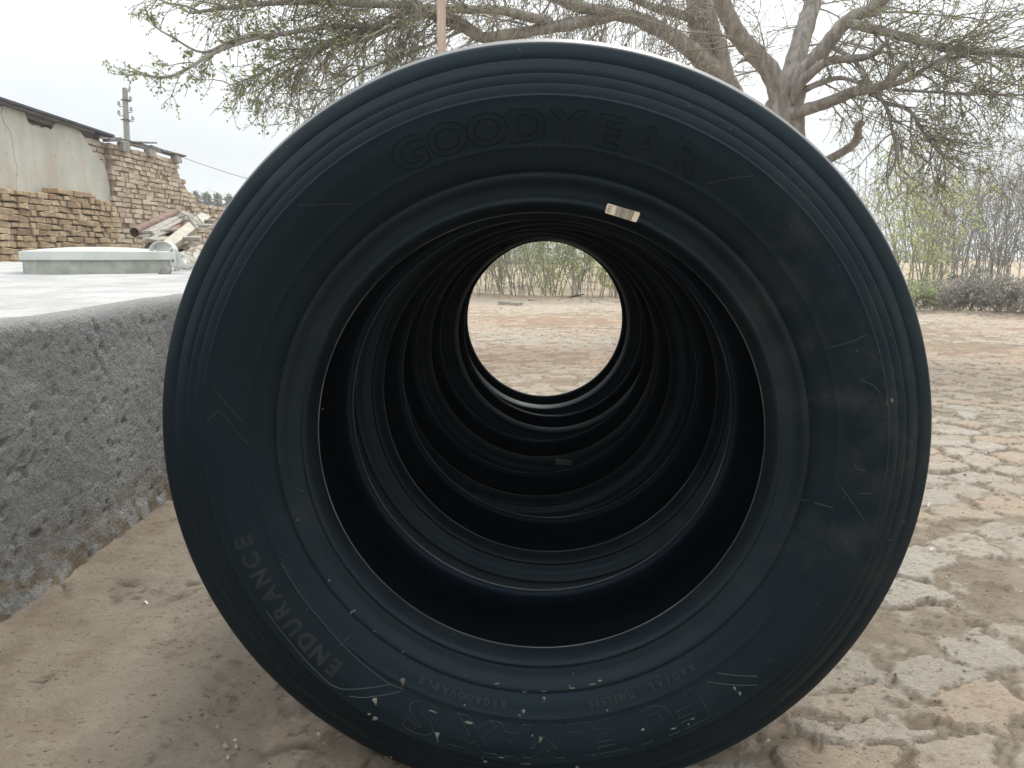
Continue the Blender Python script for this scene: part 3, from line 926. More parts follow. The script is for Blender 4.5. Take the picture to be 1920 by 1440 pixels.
# the rest of the row
mids = [(1.392, 0.013, "second tire of the row, directly behind the front tire"),
        (1.711, -0.015, "third tire from the front, in the middle of the row"),
        (2.045, -0.003, "fourth tire from the front, between the third and fifth"),
        (2.395, 0.027, "fifth tire from the front, set slightly to the right"),
        (2.757, 0.000, "last tire of the row, its opening framing the sunny yard")]
for n_, (yc, dx, lab_) in enumerate(mids):
    r = T1.copy()
    C.objects.link(r)
    r.location = (AX + dx, yc, TYRE_R)
    r.rotation_euler = (0, R(67 * (n_ + 1)), 0)
    r['label'] = lab_
    for ch in T1.children:
        if ch.name.split('.')[0] in ('sidewall', 'bead', 'tread', 'inner_liner', 'bead_highlight'):
            c = ch.copy()
            C.objects.link(c)
            c.parent = r
# small rubber patch on the bead of the fourth tyre
bpy.context.view_layer.update()
T4 = [o for o in bpy.data.objects if o.get('label', '').startswith('fourth tire')][0]
q = P(1057, 867, 2.045 - 0.1195)
rot = (Matrix.Translation(T4.location) @ T4.rotation_euler.to_matrix().to_4x4()).inverted()
pt = MB()
pt.box((0, 0, 0), (0.040, 0.0035, 0.012), Matrix.Rotation(R(4), 3, 'Y'))
pt.v = [tuple(rot @ (Vector(v) + q)) for v in pt.v]
pt.build("rubber_patch", M['edge'], T4)

# ------------------------------------------------------------------ brick buildings at the left
brick_cols = [(0.0, (0.25, 0.18, 0.12)), (0.3, (0.38, 0.29, 0.20)), (0.55, (0.44, 0.35, 0.25)), (0.8, (0.36, 0.26, 0.19)), (1.0, (0.48, 0.41, 0.31))]
M['brick'] = simple("old_brick", (0.40, 0.29, 0.21), (0.52, 0.40, 0.30), 20, 0.95, 0.6, 70, 0.006, 0.15, tone_cols=brick_cols)
M['brickpink'] = simple("old_pinkish_brick", (0.38, 0.30, 0.225), (0.50, 0.42, 0.33), 20, 0.95, 0.6, 70, 0.006, 0.15,
                        tone_cols=[(0.0, (0.28, 0.22, 0.16)), (0.5, (0.42, 0.345, 0.26)), (1.0, (0.52, 0.45, 0.355))])
M['mortar'] = simple("mud_mortar", (0.20, 0.155, 0.12), (0.30, 0.24, 0.185), 12, 0.98, 0.6, 50, 0.006, 0.1)
M['plaster'] = None

def brick_face(mb, X, y0, y1, zfun, z0=0.0, L=0.25, H=0.071, joint=0.012, jit=0.006, depth=0.12, seed=1, miss=0.0, edge=0.0, proud=0.012):
    rng = random.Random(seed)
    z = z0
    row = 0
    while True:
        zz = z + H / 2
        y = y0 - (L / 2 if row % 2 else 0) + rng.uniform(-0.03, 0.03)
        any_ = False
        yend = y1 + rng.uniform(-edge, edge)
        while y < yend:
            l = L * rng.choice((1, 1, 1, 0.5, 0.48, 0.8))
            yc = y + l / 2
            if yc > y0 and zz + H / 2 < zfun(yc) + rng.uniform(-0.03, 0.03):
                any_ = True
                if rng.random() > miss:
                    c = (X - depth / 2 + rng.uniform(-proud, proud), yc, zz + rng.uniform(-0.004, 0.004))
                    rot = Matrix.Rotation(R(rng.uniform(-1.3, 1.3)), 3, 'X') @ Matrix.Rotation(R(rng.uniform(-2, 2)), 3, 'Z')
                    mb.box(c, (depth, l - joint, H - joint * 0.9), rot, jit, rng.random(), rng)
            elif zz < zfun(yc): any_ = True
            y += l
        z += H + rng.uniform(-0.002, 0.002)
        row += 1
        if z > 3.2: break

WX = -6.5
def build_buildings():
    # plastered house: brick core, plaster coat, roof
    root = tag(empty("plastered_house", (WX - 1.5, 9.0, 0)), "old house wall with peeling pale plaster and a dark sheet roof", "house")
    off = Vector(root.location)
    mb = MB()
    mb.box(Vector((WX - 0.20, 7.8, 1.27)) - off, (0.26, 7.2, 2.54))
    mb.box(Vector((WX - 2.9, 7.8, 1.27)) - off, (0.26, 7.2, 2.54))
    mb.box(Vector((WX - 1.55, 4.33, 1.27)) - off, (2.5, 0.26, 2.54))
    mb.box(Vector((WX - 1.55, 11.27, 1.27)) - off, (2.5, 0.26, 2.54))
    mb.build("wall", M['mortar'], root)
    mb = MB()
    brick_face(mb, WX + 0.0, 4.3, 11.5, lambda y: 2.42, 0.0, 0.24, 0.085, 0.016, 0.012, 0.08, 5, 0.03, 0.05)
    mb.v = [tuple(Vector(v) - off) for v in mb.v]
    pale = simple("pale_limewashed_brick", (0.42, 0.36, 0.27), (0.56, 0.51, 0.42), 14, 0.95, 0.6, 60, 0.01, 0.1, tone_cols=[(0, (0.36, 0.27, 0.19)), (0.5, (0.52, 0.46, 0.37)), (1, (0.60, 0.56, 0.47))])
    mb.build("bare_brick", pale, root)
    # plaster sheet with its broken upper edge, outline in (y, z) on the wall plane
    XP = WX + 0.035
    outl = [(8, 188), (20, 189), (31, 192), (36, 200), (43, 206), (47.5, 213.5), (50, 224), (54, 230), (59, 235), (70, 238), (84, 240), (98, 243), (102, 235), (108, 229), (116, 230), (125, 231), (129, 236),
            (132, 239), (138, 239), (144, 242), (150, 247), (158, 256), (164, 267), (171, 279), (179, 290), (189, 301), (194, 307), (198, 314), (200, 321), (202, 328), (205, 341), (206, 360)]
    pts = [PX(x, y, XP) for x, y in outl]
    poly = [(p.y, p.z) for p in pts]
    # fine ragged steps
    rng = random.Random(12)
    fine = []
    for (a, b), (c, d) in zip(poly[:-1], poly[1:]):
        for k in range(4):
            t = k / 4
            fine.append((a + (c - a) * t + rng.uniform(-.01, .01), b + (d - b) * t + rng.uniform(-.012, .012)))
    fine.append(poly[-1])
    ye = fine[-1][0]
    fine += [(ye + 0.01, 1.0), (ye - 0.01, 0.0)]
    y_start = 4.4
    y_cr = fine[0][0]
    # crack line from the top left down; the sheet is split along it
    cr = [PX(x, y, XP) for x, y in ((5, 196), (2, 212), (8, 232), (14, 238), (19, 248), (22, 262), (25, 280), (27, 298), (32, 312), (31, 330), (30, 345))]
    crk = [(p.y, p.z) for p in cr] + [(cr[-1].y + 0.02, 0.0)]
    w = 0.010
    right = fine + [(crk[-1][0] + 0.004, 0.0)] + [(y + w * (0.3 + 0.9 * max(0, (z - 1.6))), z) for y, z in crk[:-1]][::-1]
    left = [(y_start, 0.0), (y_start, 2.5), (crk[0][0] - 0.35, 2.5), (crk[0][0] - 0.04, 2.46)] + [(y - w * 0.3, z) for y, z in crk] 
    pm = N("old_plaster")
    c = pm.mix(pm.ramp(pm.noise(1.6, 6), [(0.35, 0.0), (0.65, 1.0)]), (0.42, 0.42, 0.375), (0.52, 0.515, 0.465))
    c = pm.mix(pm.ramp(pm.noise(2.2, 6, 0.7, stretch=(1, 1.6, 0.35)), [(0.50, 0.0), (0.68, 0.6)]), c, (0.40, 0.335, 0.265))
    c = pm.mix(pm.ramp(pm.noise(9, 5, 0.7), [(0.62, 0.0), (0.68, 0.8)]), c, (0.33, 0.25, 0.18))
    c = pm.mix(pm.ramp(pm.noise(30, 4, 0.7), [(0.66, 0.0), (0.70, 0.7)]), c, (0.26, 0.22, 0.18))
    pm.base(c, 0.92, 0.2)
    pm.bump(pm.noise(14, 6, 0.6), 0.3, 0.01)
    for poly_ in (right, left):
        n = len(poly_)
        V = [Vector((XP, y, z)) - off for y, z in poly_] + [Vector((XP - 0.03, y, z)) - off for y, z in poly_]
        F = [tuple(range(n)), tuple(range(n, 2 * n))[::-1]] + [(i, (i + 1) % n, n + (i + 1) % n, n + i) for i in range(n)]
        new_obj("plaster_coat", V, F, pm.m, root)
    # roof: eave board, sheets, rafters
    dark = simple("weathered_roof_wood", (0.030, 0.030, 0.040), (0.075, 0.07, 0.08), 6, 0.9, 0.5, 60, 0.008, 0.2, stretch=(4, 1, 4))
    XR = WX + 0.14
    ya, yb = 4.0, 11.9
    zr = PX(60, 196 + 1, XR).z
    rf = MB()
    e0, e1 = PX(0, 181, XR), PX(215, 253, XR)
    sl = (e1.z - e0.z) / (e1.y - e0.y)
    def rz(y): return e0.z + sl * (y - e0.y)
    def slab(x0, x1, ya, yb, th, lift, rise, mbx):
        V = []
        for xx in (x0, x1):
            for yy in (ya, yb):
                for tt in (0, -th):
                    V.append(Vector((xx, yy, rz(yy) + lift + tt + (x1 - xx) * rise)) - off)
        mbx.add(V, [(0, 1, 3, 2), (4, 6, 7, 5), (0, 4, 5, 1), (2, 3, 7, 6), (0, 2, 6, 4), (1, 5, 7, 3)])
    slab(WX - 3.3, XR, ya, e1.y, 0.030, 0.0, 0.05, rf)
    rf.build("roof", simple("dark_roofing", (0.035, 0.035, 0.05), (0.075, 0.072, 0.085), 3, 0.75, 0.3, 30, 0.01, 0.3), root)
    fb = MB()
    slab(WX + 0.00, XR - 0.03, ya, e1.y - 0.45, 0.030, -0.033, 0.0, fb)
    slab(WX - 0.08, WX + 0.02, ya, e1.y - 0.55, 0.05, -0.065, 0.0, fb)
    fb.build("eave_board", simple("grey_eave_board", (0.10, 0.09, 0.08), (0.19, 0.175, 0.155), 5, 0.9, 0.5, 50, 0.008, 0.2, stretch=(3, 0.4, 3)), root)

    # ruined brick wall with a higher stump, running on as a low wall
    root2 = tag(empty("ruined_brick_wall", (WX, 13.0, 0)), "ruined brick wall of worn pinkish bricks stepping down to a lower run behind the scrap pile", "brick wall")
    off2 = Vector(root2.location)
    X2 = WX + 0.10
    yl = PX(208, 300, X2).y
    yt = PX(338, 330, X2).y
    zt1 = PX(200, 263, X2).z
    zt2 = PX(335, 295, X2).z
    zlow = PX(425, 386, X2).z
    def zf(y):
        if y < yt - 0.15: return zt1 + (zt2 - zt1) * (y - yl) / (yt - yl)
        if y < yt: return zt2 - 0.55 * (y - yt + 0.15)
        if y < yt + 0.8: return max(zlow + 0.02, zlow + 0.45 - 0.75 * (y - yt))
        return zlow
    mb = MB()
    brick_face(mb, X2, yl, 20.0, zf, 0.0, 0.235, 0.076, 0.016, 0.010, 0.12, 21, 0.02, 0.03, 0.012)
    # end face of the stump, seen as the near pier
    mb.v = [tuple(Vector(v) - off2) for v in mb.v]
    mb.build("brickwork", M['brickpink'], root2)
    mb = MB()
    n = 60
    ysamp = np.linspace(yl + 0.03, 19.9, n)
    V = []
    for y in ysamp:
        z = zf(y) - 0.05
        V += [Vector((X2 - 0.035, y, 0)) - off2, Vector((X2 - 0.035, y, z)) - off2, Vector((X2 - 0.30, y, z)) - off2, Vector((X2 - 0.30, y, 0)) - off2]
    F = []
    for i in range(n - 1):
        for k in range(4):
            k2 = (k + 1) % 4
            F.append((i * 4 + k, i * 4 + k2, (i + 1) * 4 + k2, (i + 1) * 4 + k))
    F += [(0, 1, 2, 3), tuple((n - 1) * 4 + k for k in (3, 2, 1, 0))]
    new_obj("mortar_core", V, F, M['mortar'], root2)
    cb = simple("cement_patch", (0.24, 0.22, 0.19), (0.32, 0.30, 0.26), 20, 0.95, 0.4, 70, 0.006)
    for (x, y) in ((231, 276), (281, 286), (331, 299)):
        q = PX(x, y, X2 + 0.02)
        b = MB(); b.box(q - off2, (0.10, 0.19, 0.11), None, 0.01); b.build("beam_end", cb, root2)
    # broken roofing lying on the stump
    rng = random.Random(33)
    grey = simple("grey_slate_scrap", (0.11, 0.105, 0.10), (0.21, 0.20, 0.19), 10, 0.9, 0.5, 60, 0.006)
    pale_b = simple("bleached_board", (0.27, 0.25, 0.22), (0.42, 0.40, 0.36), 6, 0.9, 0.5, 50, 0.005, 0.2, stretch=(6, 1, 6))
    M['board'] = pale_b
    items = [((183, 259), (232, 268), .06, .03, pale_b), ((205, 255), (262, 268), .10, .025, grey), ((228, 266), (300, 285), .08, .03, pale_b), ((250, 268), (322, 291), .12, .03, grey), ((262, 276), (338, 293), .07, .03, pale_b),
             ((240, 266), (288, 268), .16, .018, grey), ((285, 274), (338, 293), .15, .02, grey), ((193, 263), (215, 262), .12, .05, grey), ((298, 283), (340, 294), .10, .035, grey)]
    RB = ["bleached board at the left end of the stump top, under the house eave", "wide grey roofing sheet at the left of the stump top", "bleached board along the left middle of the stump top",
          "wide grey roofing sheet along the right middle of the stump top", "longest bleached board, along the right half of the stump top", "thin raised roofing sheet sticking up beside the utility pole",
          "widest thin roofing sheet over the right half of the stump", "thick grey roofing lump at the far left of the stump top", "grey roofing piece overhanging the right corner of the stump"]
    for i, (a, b, w_, th, mt) in enumerate(items):
        pa, pb = PX(a[0], a[1], X2 - 0.05), PX(b[0], b[1], X2 - 0.05)
        d = (pb - pa); Ln = d.length
        rot = Vector((0, 1, 0)).rotation_difference(d.normalized()).to_matrix()
        bb = MB(); bb.box((0, 0, 0), (w_, Ln, th), rot, 0.008, rng=rng)
        o = bb.build("roof_board" if mt is pale_b else "roof_slate", mt)
        o.location = (pa + pb) / 2 + Vector((rng.uniform(-0.08, 0.06), 0, rng.uniform(0, .01)))
        tag(o, RB[i], "board" if mt is pale_b else "roof sheet",
            "roof boards on the ruined stump" if mt is pale_b else "roofing scraps on the ruined stump")
build_buildings()

# dry brick stack: every brick a thing of its own -------------------------
def build_stack():
    rng = random.Random(77)
    m = N("loose_brick")
    rnd = m.t.nodes.new("ShaderNodeObjectInfo").outputs['Random']
    c = m.ramp(rnd, [(0.0, (0.26, 0.185, 0.12)), (0.2, (0.42, 0.32, 0.20)), (0.5, (0.50, 0.395, 0.26)), (0.75, (0.38, 0.28, 0.18)), (0.96, (0.56, 0.47, 0.33)), (1.0, (0.40, 0.23, 0.15))])
    c = m.mix(m.ramp(m.noise(22, 6, 0.7), [(0.42, 0.55), (0.6, 0.0)]), c, (0.24, 0.165, 0.11))
    m.base(c, 0.95, 0.15)
    m.bump(m.noise(50, 6, 0.7), 0.7, 0.008)
    protos = []
    for k in range(9):
        L = (0.25, 0.12, 0.18)[k % 3]
        D = (0.125, 0.25, 0.22)[k % 3]
        b = MB(); b.box((0, 0, 0), (D, L - 0.008, 0.066), None, 0.010, rng=rng)
        protos.append((b, L, D, None))
    meshes = [None] * 9
    y_end0 = PX(226, 480, -6.18).y
    Xf = -6.18
    z, row = 0.60, 0
    H = 0.076
    y_lo = PX(-14, 400, Xf).y
    placed = []
    count = 0
    top_pts = [(0, 344), (40, 350), (90, 355), (130, 352), (170, 360), (196, 372), (215, 378), (222, 400), (224, 430), (232, 470), (236, 488)]
    tz = [(PX(x, y, Xf).y, PX(x, y, Xf).z) for x, y in top_pts]
    def ztop(y): return float(np.interp(y, [t[0] for t in tz], [t[1] for t in tz]))
    while z < 1.62:
        y = y_lo + rng.uniform(0, 0.12)
        while True:
            k = rng.choice((0, 1, 1, 1, 1, 2, 2))+ 3 * rng.randrange(3)
            b, L, D, _ = protos[k]
            if y + L > y_end0 + 0.10: break
            if z + H * 0.7 > ztop(y + L / 2) or count >= 298:
                y += L
                continue
            if meshes[k] is None:
                o = b.build("loose_brick", m.m)
                bevel(o, 0.008)
                meshes[k] = o
            else:
                o = meshes[k].copy()
                C.objects.link(o)
            xr = rng.uniform(-0.018, 0.018)
            o.location = (Xf - D / 2 + xr, y + L / 2, z + 0.032 + rng.uniform(-0.003, 0.003))
            o.rotation_euler = (R(rng.uniform(-3.5, 3.5)), R(rng.uniform(-1, 1)), R(rng.uniform(-6, 6)))
            placed.append((row, y + L / 2, 'lengthwise' if L > 0.2 else ('end-on' if L < 0.15 else 'broken'), o))
            count += 1
            y += L + rng.uniform(0.002, 0.014)
        z += H * 0.985
        row += 1
    rows = sorted(set(p[0] for p in placed), reverse=True)
    for ri, r_ in enumerate(rows):
        line = sorted([p for p in placed if p[0] == r_], key=lambda p: -p[1])
        for ci, p in enumerate(line):
            course = 'top course' if ri == 0 else ordinal(ri + 1) + ' course down'
            where = 'right end' if ci == 0 else ordinal(ci + 1) + ' from right'
            tag(p[3], "%s tan brick in the dry stack, %s, %s" % (p[2], course, where), "brick", "loose bricks in the dry stack")
    b = MB()
    b.box((Xf - 0.125, (y_lo + y_end0) / 2, 0.2925), (0.24, y_end0 - y_lo + 0.1, 0.595))
    o = b.build("stack_footing", M['brick'])
    tag(o, "low footing under the dry stack of loose bricks", "footing")
    print("stack bricks", count, row)
build_stack()

# ------------------------------------------------------------------ scrap pile behind the tank
def stick(name, a, b, w, th, mat, label, cat, group=None, Ya=9.2, Yb=9.2, roll=0, jit=0.004, tube=False, hollow=False, seed=0):
    pa, pb = P(*a, Ya), P(*b, Yb)
    mid = (pa + pb) / 2
    d = pb - pa
    rot = Vector((0, 1, 0)).rotation_difference(d.normalized()).to_matrix() @ Matrix.Rotation(R(roll), 3, 'Y')
    mb = MB()
    if tube:
        n = 20
        L = d.length
        vs, fs = [], []
        prof = [(w, 0), (w, L), (w - th, L), (w - th, 0)] 
        for k in range(n):
            an = 2 * math.pi * k / n
            for r_, yy in prof:
                vs.append(rot @ Vector((r_ * math.cos(an), yy - L / 2, r_ * math.sin(an))))
        for k in range(n):
            k2 = (k + 1) % n
            for i in range(4):
                i2 = (i + 1) % 4
                fs.append((k * 4 + i, k2 * 4 + i, k2 * 4 + i2, k * 4 + i2))
        mb.add(vs, fs)
    else:
        mb.box((0, 0, 0), (w, d.length, th), rot, jit, rng=random.Random(seed))
    o = mb.build(name, mat)
    o.location = mid
    if not tube: bevel(o, 0.004)
    return tag(o, label, cat, group)

def build_pile():
    rust = simple("rusty_steel", (0.13, 0.075, 0.055), (0.24, 0.15, 0.115), 12, 0.8, 0.3, 80, 0.003, 0.4)
    wood, grey = M['board'], simple("grey_plank", (0.30, 0.28, 0.24), (0.45, 0.43, 0.38), 7, 0.9, 0.5, 60, 0.004, 0.2, stretch=(5, 1, 5))
    beam = simple("pale_beam", (0.38, 0.36, 0.29), (0.50, 0.47, 0.39), 8, 0.9, 0.4, 50, 0.005, 0.2)
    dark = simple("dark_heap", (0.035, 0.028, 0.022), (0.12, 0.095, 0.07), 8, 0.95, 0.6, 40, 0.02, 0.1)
    # heap underneath
    n = 40
    hx, hy = np.meshgrid(np.linspace(-1, 1, n), np.linspace(-1, 1, n))
    hh = np.clip(1 - hx ** 2 - hy ** 2, 0, 1)
    hz = hh * (0.92 + 0.4 * fbm(hx * 3, hy * 3, 500, 4)) + 0.10 * fbm(hx * 9, hy * 9, 510, 3) * (hh > 0)
    cx = P(320, 480, 10.0).x
    V = np.stack([hx.ravel() * 1.0 + cx + 0.05, hy.ravel() * 1.0 + 10.1, hz.ravel() * 0.98 - 0.06], -1)
    idx = np.arange(n * n).reshape(n, n)
    q = np.stack([idx[:-1, :-1], idx[:-1, 1:], idx[1:, 1:], idx[1:, :-1]], -1).reshape(-1, 4)
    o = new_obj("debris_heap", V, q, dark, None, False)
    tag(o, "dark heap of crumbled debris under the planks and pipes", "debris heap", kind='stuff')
    g = "planks on the scrap pile"
    stick("rusty_pipe", (252, 436), (330, 400), 0.060, 0.006, rust, "long brown rusty pipe leaning along the brick wall on the scrap pile", "pipe", Ya=9.2, Yb=10.4, tube=True)
    stick("rusty_pipe", (318, 440), (358, 412), 0.052, 0.006, rust, "short dark rusty pipe lying between planks in the scrap pile", "pipe", Ya=9.15, Yb=10.3, tube=True)
    stick("clay_pipe", (340, 472), (352, 462), 0.045, 0.010, simple("clay", (0.30, 0.19, 0.13), (0.40, 0.28, 0.2), 15, 0.9, 0.3, 80, 0.003), "small clay pipe end low in the scrap pile beside the pale beam", "pipe", Ya=8.7, Yb=9.3, tube=True)
    stick("wooden_beam", (316, 462), (384, 408), 0.125, 0.09, beam, "thick pale beam sticking up out of the scrap pile", "beam", Ya=8.3, Yb=9.6, roll=25, jit=0.008)
    data = [((282, 436), (345, 402), .07, .03, wood, 9.0, 10.0, 10), ((270, 436), (322, 410), .06, .03, wood, 9.1, 10.0, -10), ((288, 440), (352, 406), .05, .025, grey, 8.95, 9.9, 40), ((262, 443), (320, 438), .05, .025, wood, 8.8, 9.4, 10),
            ((268, 450), (374, 446), .07, .03, grey, 8.7, 8.9, 30), ((285, 446), (330, 428), .04, .02, wood, 8.8, 9.2, 20), ((270, 447), (300, 452), .05, .02, grey, 8.6, 8.6, 0), ((335, 394), (402, 417), .05, .02, wood, 9.9, 9.4, 20),
            ((340, 398), (398, 422), .04, .02, grey, 9.8, 9.3, 60), ((345, 412), (402, 414), .06, .02, grey, 9.7, 9.3, 0), ((350, 420), (400, 424), .07, .025, wood, 9.2, 9.1, 10), ((366, 428), (392, 432), .07, .02, grey, 8.9, 8.9, 0),
            ((345, 447), (376, 446), .06, .04, wood, 8.6, 8.6, 15), ((330, 461), (392, 455), .07, .035, grey, 8.8, 8.8, 5), ((345, 470), (388, 462), .06, .035, wood, 8.7, 8.8, 5), ((300, 432), (352, 428), .04, .02, grey, 9.0, 9.2, 0),
            ((352, 404), (372, 430), .03, .02, wood, 9.2, 9.0, 0), ((366, 402), (398, 440), .035, .02, grey, 9.3, 9.0, 30)]
    PL = ["pale plank under the long rusty pipe, widest of the sloping bundle", "pale plank tight against the underside of the long rusty pipe", "thin grey sloping plank, lowest of the bundle beside the long pipe",
          "pale plank lying nearly level below the open end of the long pipe", "long grey plank lying level across the foot of the bundle", "short pale stick slanting up under the short dark pipe",
          "short grey plank poking out at the left foot of the pile", "thin pale lath leaning down right from the upper end of the long pipe", "thin grey lath just under the pale leaning lath at the top right of the pile",
          "grey board behind the top end of the thick beam", "wide pale board right of the thick beam, near the tire", "short grey board just below the wide pale board right of the beam",
          "chunky pale board end sticking out right of the beam's middle", "long level grey board low in the pile, right of the beam's foot", "pale board lowest in the pile, above the broken bricks",
          "narrow grey lath crossing behind the sloping bundle", "thin pale upright lath behind the thick beam", "thin grey lath slanting down right beside the tire"]
    for i, (a, b, w, th, mt, ya, yb, rl) in enumerate(data):
        stick("plank", a, b, w, th, mt, PL[i], "plank", g, ya, yb, rl, 0.006, seed=i)
    rng = random.Random(6)
    BB = ["left of centre in the rubble below the beam", "in the middle of the rubble below the beam", "highest in the rubble below the beam", "high in the rubble near the tire", "low at the left of the rubble by the hatch hinge",
          "low in the rubble near the tire", "nearest the tire in the rubble", "just behind the hatch hinge", "lowest in the rubble, on the slab edge", "at the right foot of the dry stack", "low beside the right end of the dry stack", "between the dry stack and the scrap pile"]
    for i, (px, py, Y) in enumerate(((352, 478, 8.4), (366, 474, 8.5), (360, 466, 8.7), (376, 468, 8.6), (345, 484, 8.2), (372, 484, 8.2), (385, 478, 8.4), (336, 482, 8.3), (357, 488, 8.1), (242, 478, 8.9), (237, 486, 8.8), (250, 488, 8.8))):
        q = P(px, py, Y)
        b = MB(); b.box((0, 0, 0), (0.20, 0.11, 0.07), None, 0.014, rng=rng)
        o = b.build("broken_brick", stone_m if i % 3 else M['brickpink'])
        bevel(o, 0.01)
        o.location = q
        o.rotation_euler = (R(rng.uniform(-25, 25)), R(rng.uniform(-25, 25)), R(rng.uniform(0, 180)))
        tag(o, "broken brick tumbled %s" % BB[i], "brick", "broken bricks by the scrap pile")
build_pile()

# ------------------------------------------------------------------ poles and wires
def build_poles():
    conc = simple("pole_concrete", (0.20, 0.20, 0.19), (0.30, 0.30, 0.28), 5, 0.95, 0.4, 40, 0.01, 0.2, stretch=(3, 3, 0.5))
    Y = 25.0
    top, bot = P(234, 165, Y), P(238, 262, Y)
    d = (top - bot).normalized()
    base = bot - d * (bot.z / d.z)
    root = tag(empty("utility_pole", base), "grey concrete utility pole with small insulators behind the ruined wall", "utility pole")
    L = (top - base).length
    mb = MB()
    V = []
    for (t, w) in ((0, 0.10), (1, 0.056)):
        c = d * (L * t) + (Vector((0, 0, -0.05)) if t == 0 else Vector((0, 0, 0)))
        for sx, sy in ((-1, -1), (1, -1), (1, 1), (-1, 1)):
            V.append(c + Vector((sx * w, sy * w, 0)))
    mb.add(V, [(0, 1, 2, 3), (7, 6, 5, 4)] + [(i, (i + 1) % 4, 4 + (i + 1) % 4, 4 + i) for i in range(4)])
    mb.build("shaft", conc, root)
    steel = simple("dark_steel", (0.05, 0.05, 0.05), (0.10, 0.09, 0.08), 30, 0.7, 0.1)
    glass = simple("insulator_porcelain", (0.22, 0.23, 0.22), (0.33, 0.34, 0.32), 30, 0.3, 0.0, spec=0.6)
    for (px, py, sgn) in ((245, 188, 1), (223, 197, -1), (246, 208, 1), (223, 214, -1), (249, 225, 1)):
        q = P(px, py, Y - 0.02) - base
        inner = P(236 + 4 * sgn, py + 3, Y - 0.02) - base
        b = MB()
        b.tube([inner, Vector((q.x, q.y, inner.z)), Vector((q.x, q.y, inner.z + 0.06))], 0.012, 6)
        ar = b.build("insulator_arm", steel, root)
        b = MB()
        zz = Vector((q.x, q.y, inner.z + 0.05))
        b.tube([zz, zz + Vector((0, 0, .03)), zz + Vector((0, 0, .05)), zz + Vector((0, 0, .08)), zz + Vector((0, 0, .11)), zz + Vector((0, 0, .13))], [.05, .055, .035, .045, .035, .012], 10)
        b.build("insulator", glass, ar)
    for py in (188, 225):
        b = MB(); q = P(236, py, Y) - base
        b.box(q, (0.22, 0.22, 0.03)); b.build("band", steel, root)
    # squared timber post behind the tyres
    Y = 5.4
    a, b_ = P(827, 0, Y), P(828.5, 95, Y)
    x0 = b_.x
    pw = simple("post_wood", (0.44, 0.31, 0.25), (0.56, 0.44, 0.37), 6, 0.85, 0.4, 50, 0.004, 0.2, stretch=(6, 6, 0.5))
    mb = MB()
    mb.tube([(0, 0, -0.1), (0.003, 0, 1.0), (0.0, 0, 2.3), (-0.004, 0, 3.4)], [0.031, 0.031, 0.031, 0.030], 10, wob=0.05)
    o = mb.build("wooden_post", pw)
    o.location = (x0, Y, 0)
    tag(o, "thin brown wooden post standing upright behind the row of tires", "post")
    wire = simple("wire", (0.09, 0.09, 0.09), (0.14, 0.14, 0.14), 5, 0.7, 0)
    def cable(a, b, Ya, Yb, ext0, ext1, label, r=0.012):
        pa, pb = P(*a, Ya), P(*b, Yb)
        d = pb - pa
        pts = []
        for k in range(25):
            t = -ext0 + (1 + ext0 + ext1) * k / 24
            s = k / 24
            pts.append(pa + d * t + Vector((0, 0, -0.6 * 4 * s * (1 - s) * 0.5)))
        c = pts[0].copy()
        mb = MB(); mb.tube([p - c for p in pts], r, 5)
        o = mb.build("power_line", wire); o.location = c
        return tag(o, label, "power line", "overhead wires")
    cable((1787, 352), (1920, 338), 24, 24, 0.7, 4, "single wire low in the sky above the grey bushes at the right edge")
    cable((1862, 298), (1920, 307), 26, 26, 1.0, 4, "single wire higher in the sky beyond the leafy branch tips at the right")
    cable((343, 294), (440, 316), 25, 25, 0.1, 4, "thin wire running from the brick stump towards the tires", 0.009)
build_poles()

# ------------------------------------------------------------------ trees
def leaf_mat(name, c1, c2, c3, tr=0.35):
    m = N(name)
    c = m.ramp(m.attr('tone'), [(0.0, c1), (0.5, c2), (1.0, c3)])
    m.base(c, 0.7, 0.25)
    tl = m.t.nodes.new("ShaderNodeBsdfTranslucent")
    m.t.links.new(c, tl.inputs['Color'])
    mx = m.t.nodes.new("ShaderNodeMixShader")
    mx.inputs[0].default_value = tr
    m.t.links.new(m.b.outputs[0], mx.inputs[1])
    m.t.links.new(tl.outputs[0], mx.inputs[2])
    m.t.links.new(mx.outputs[0], m.out.inputs['Surface'])
    return m.m
M['bark'] = simple("bark", (0.21, 0.19, 0.165), (0.40, 0.36, 0.315), 9, 0.95, 0.8, 40, 0.02, 0.15, stretch=(2.5, 2.5, 0.6))  # lightened so the colour carries the hazy lens glare over the limbs
M['twig'] = simple("twig_bark", (0.20, 0.178, 0.15), (0.32, 0.285, 0.24), 6, 0.9, 0.0)
M['leaf'] = leaf_mat("young_leaf", (0.15, 0.165, 0.07), (0.25, 0.27, 0.10), (0.38, 0.40, 0.17), 0.5)
M['leafpale'] = leaf_mat("pale_spring_leaf", (0.30, 0.37, 0.14), (0.42, 0.50, 0.20), (0.58, 0.64, 0.36), 0.55)
M['leafgrey'] = leaf_mat("grey_bud", (0.20, 0.19, 0.16), (0.32, 0.31, 0.27), (0.55, 0.53, 0.50))
M['leafdark'] = leaf_mat("dark_leaf", (0.13, 0.155, 0.115), (0.24, 0.26, 0.20), (0.40, 0.40, 0.34), 0.45)
M['leafrust'] = leaf_mat("dry_leaf", (0.30, 0.27, 0.25), (0.42, 0.38, 0.35), (0.56, 0.52, 0.48), 0.45)
M['twiggrey'] = simple("grey_twig", (0.20, 0.185, 0.17), (0.32, 0.30, 0.28), 6, 0.9, 0.0)
M['twiggreen'] = simple("greenish_twig", (0.22, 0.20, 0.12), (0.34, 0.31, 0.20), 6, 0.9, 0.0)

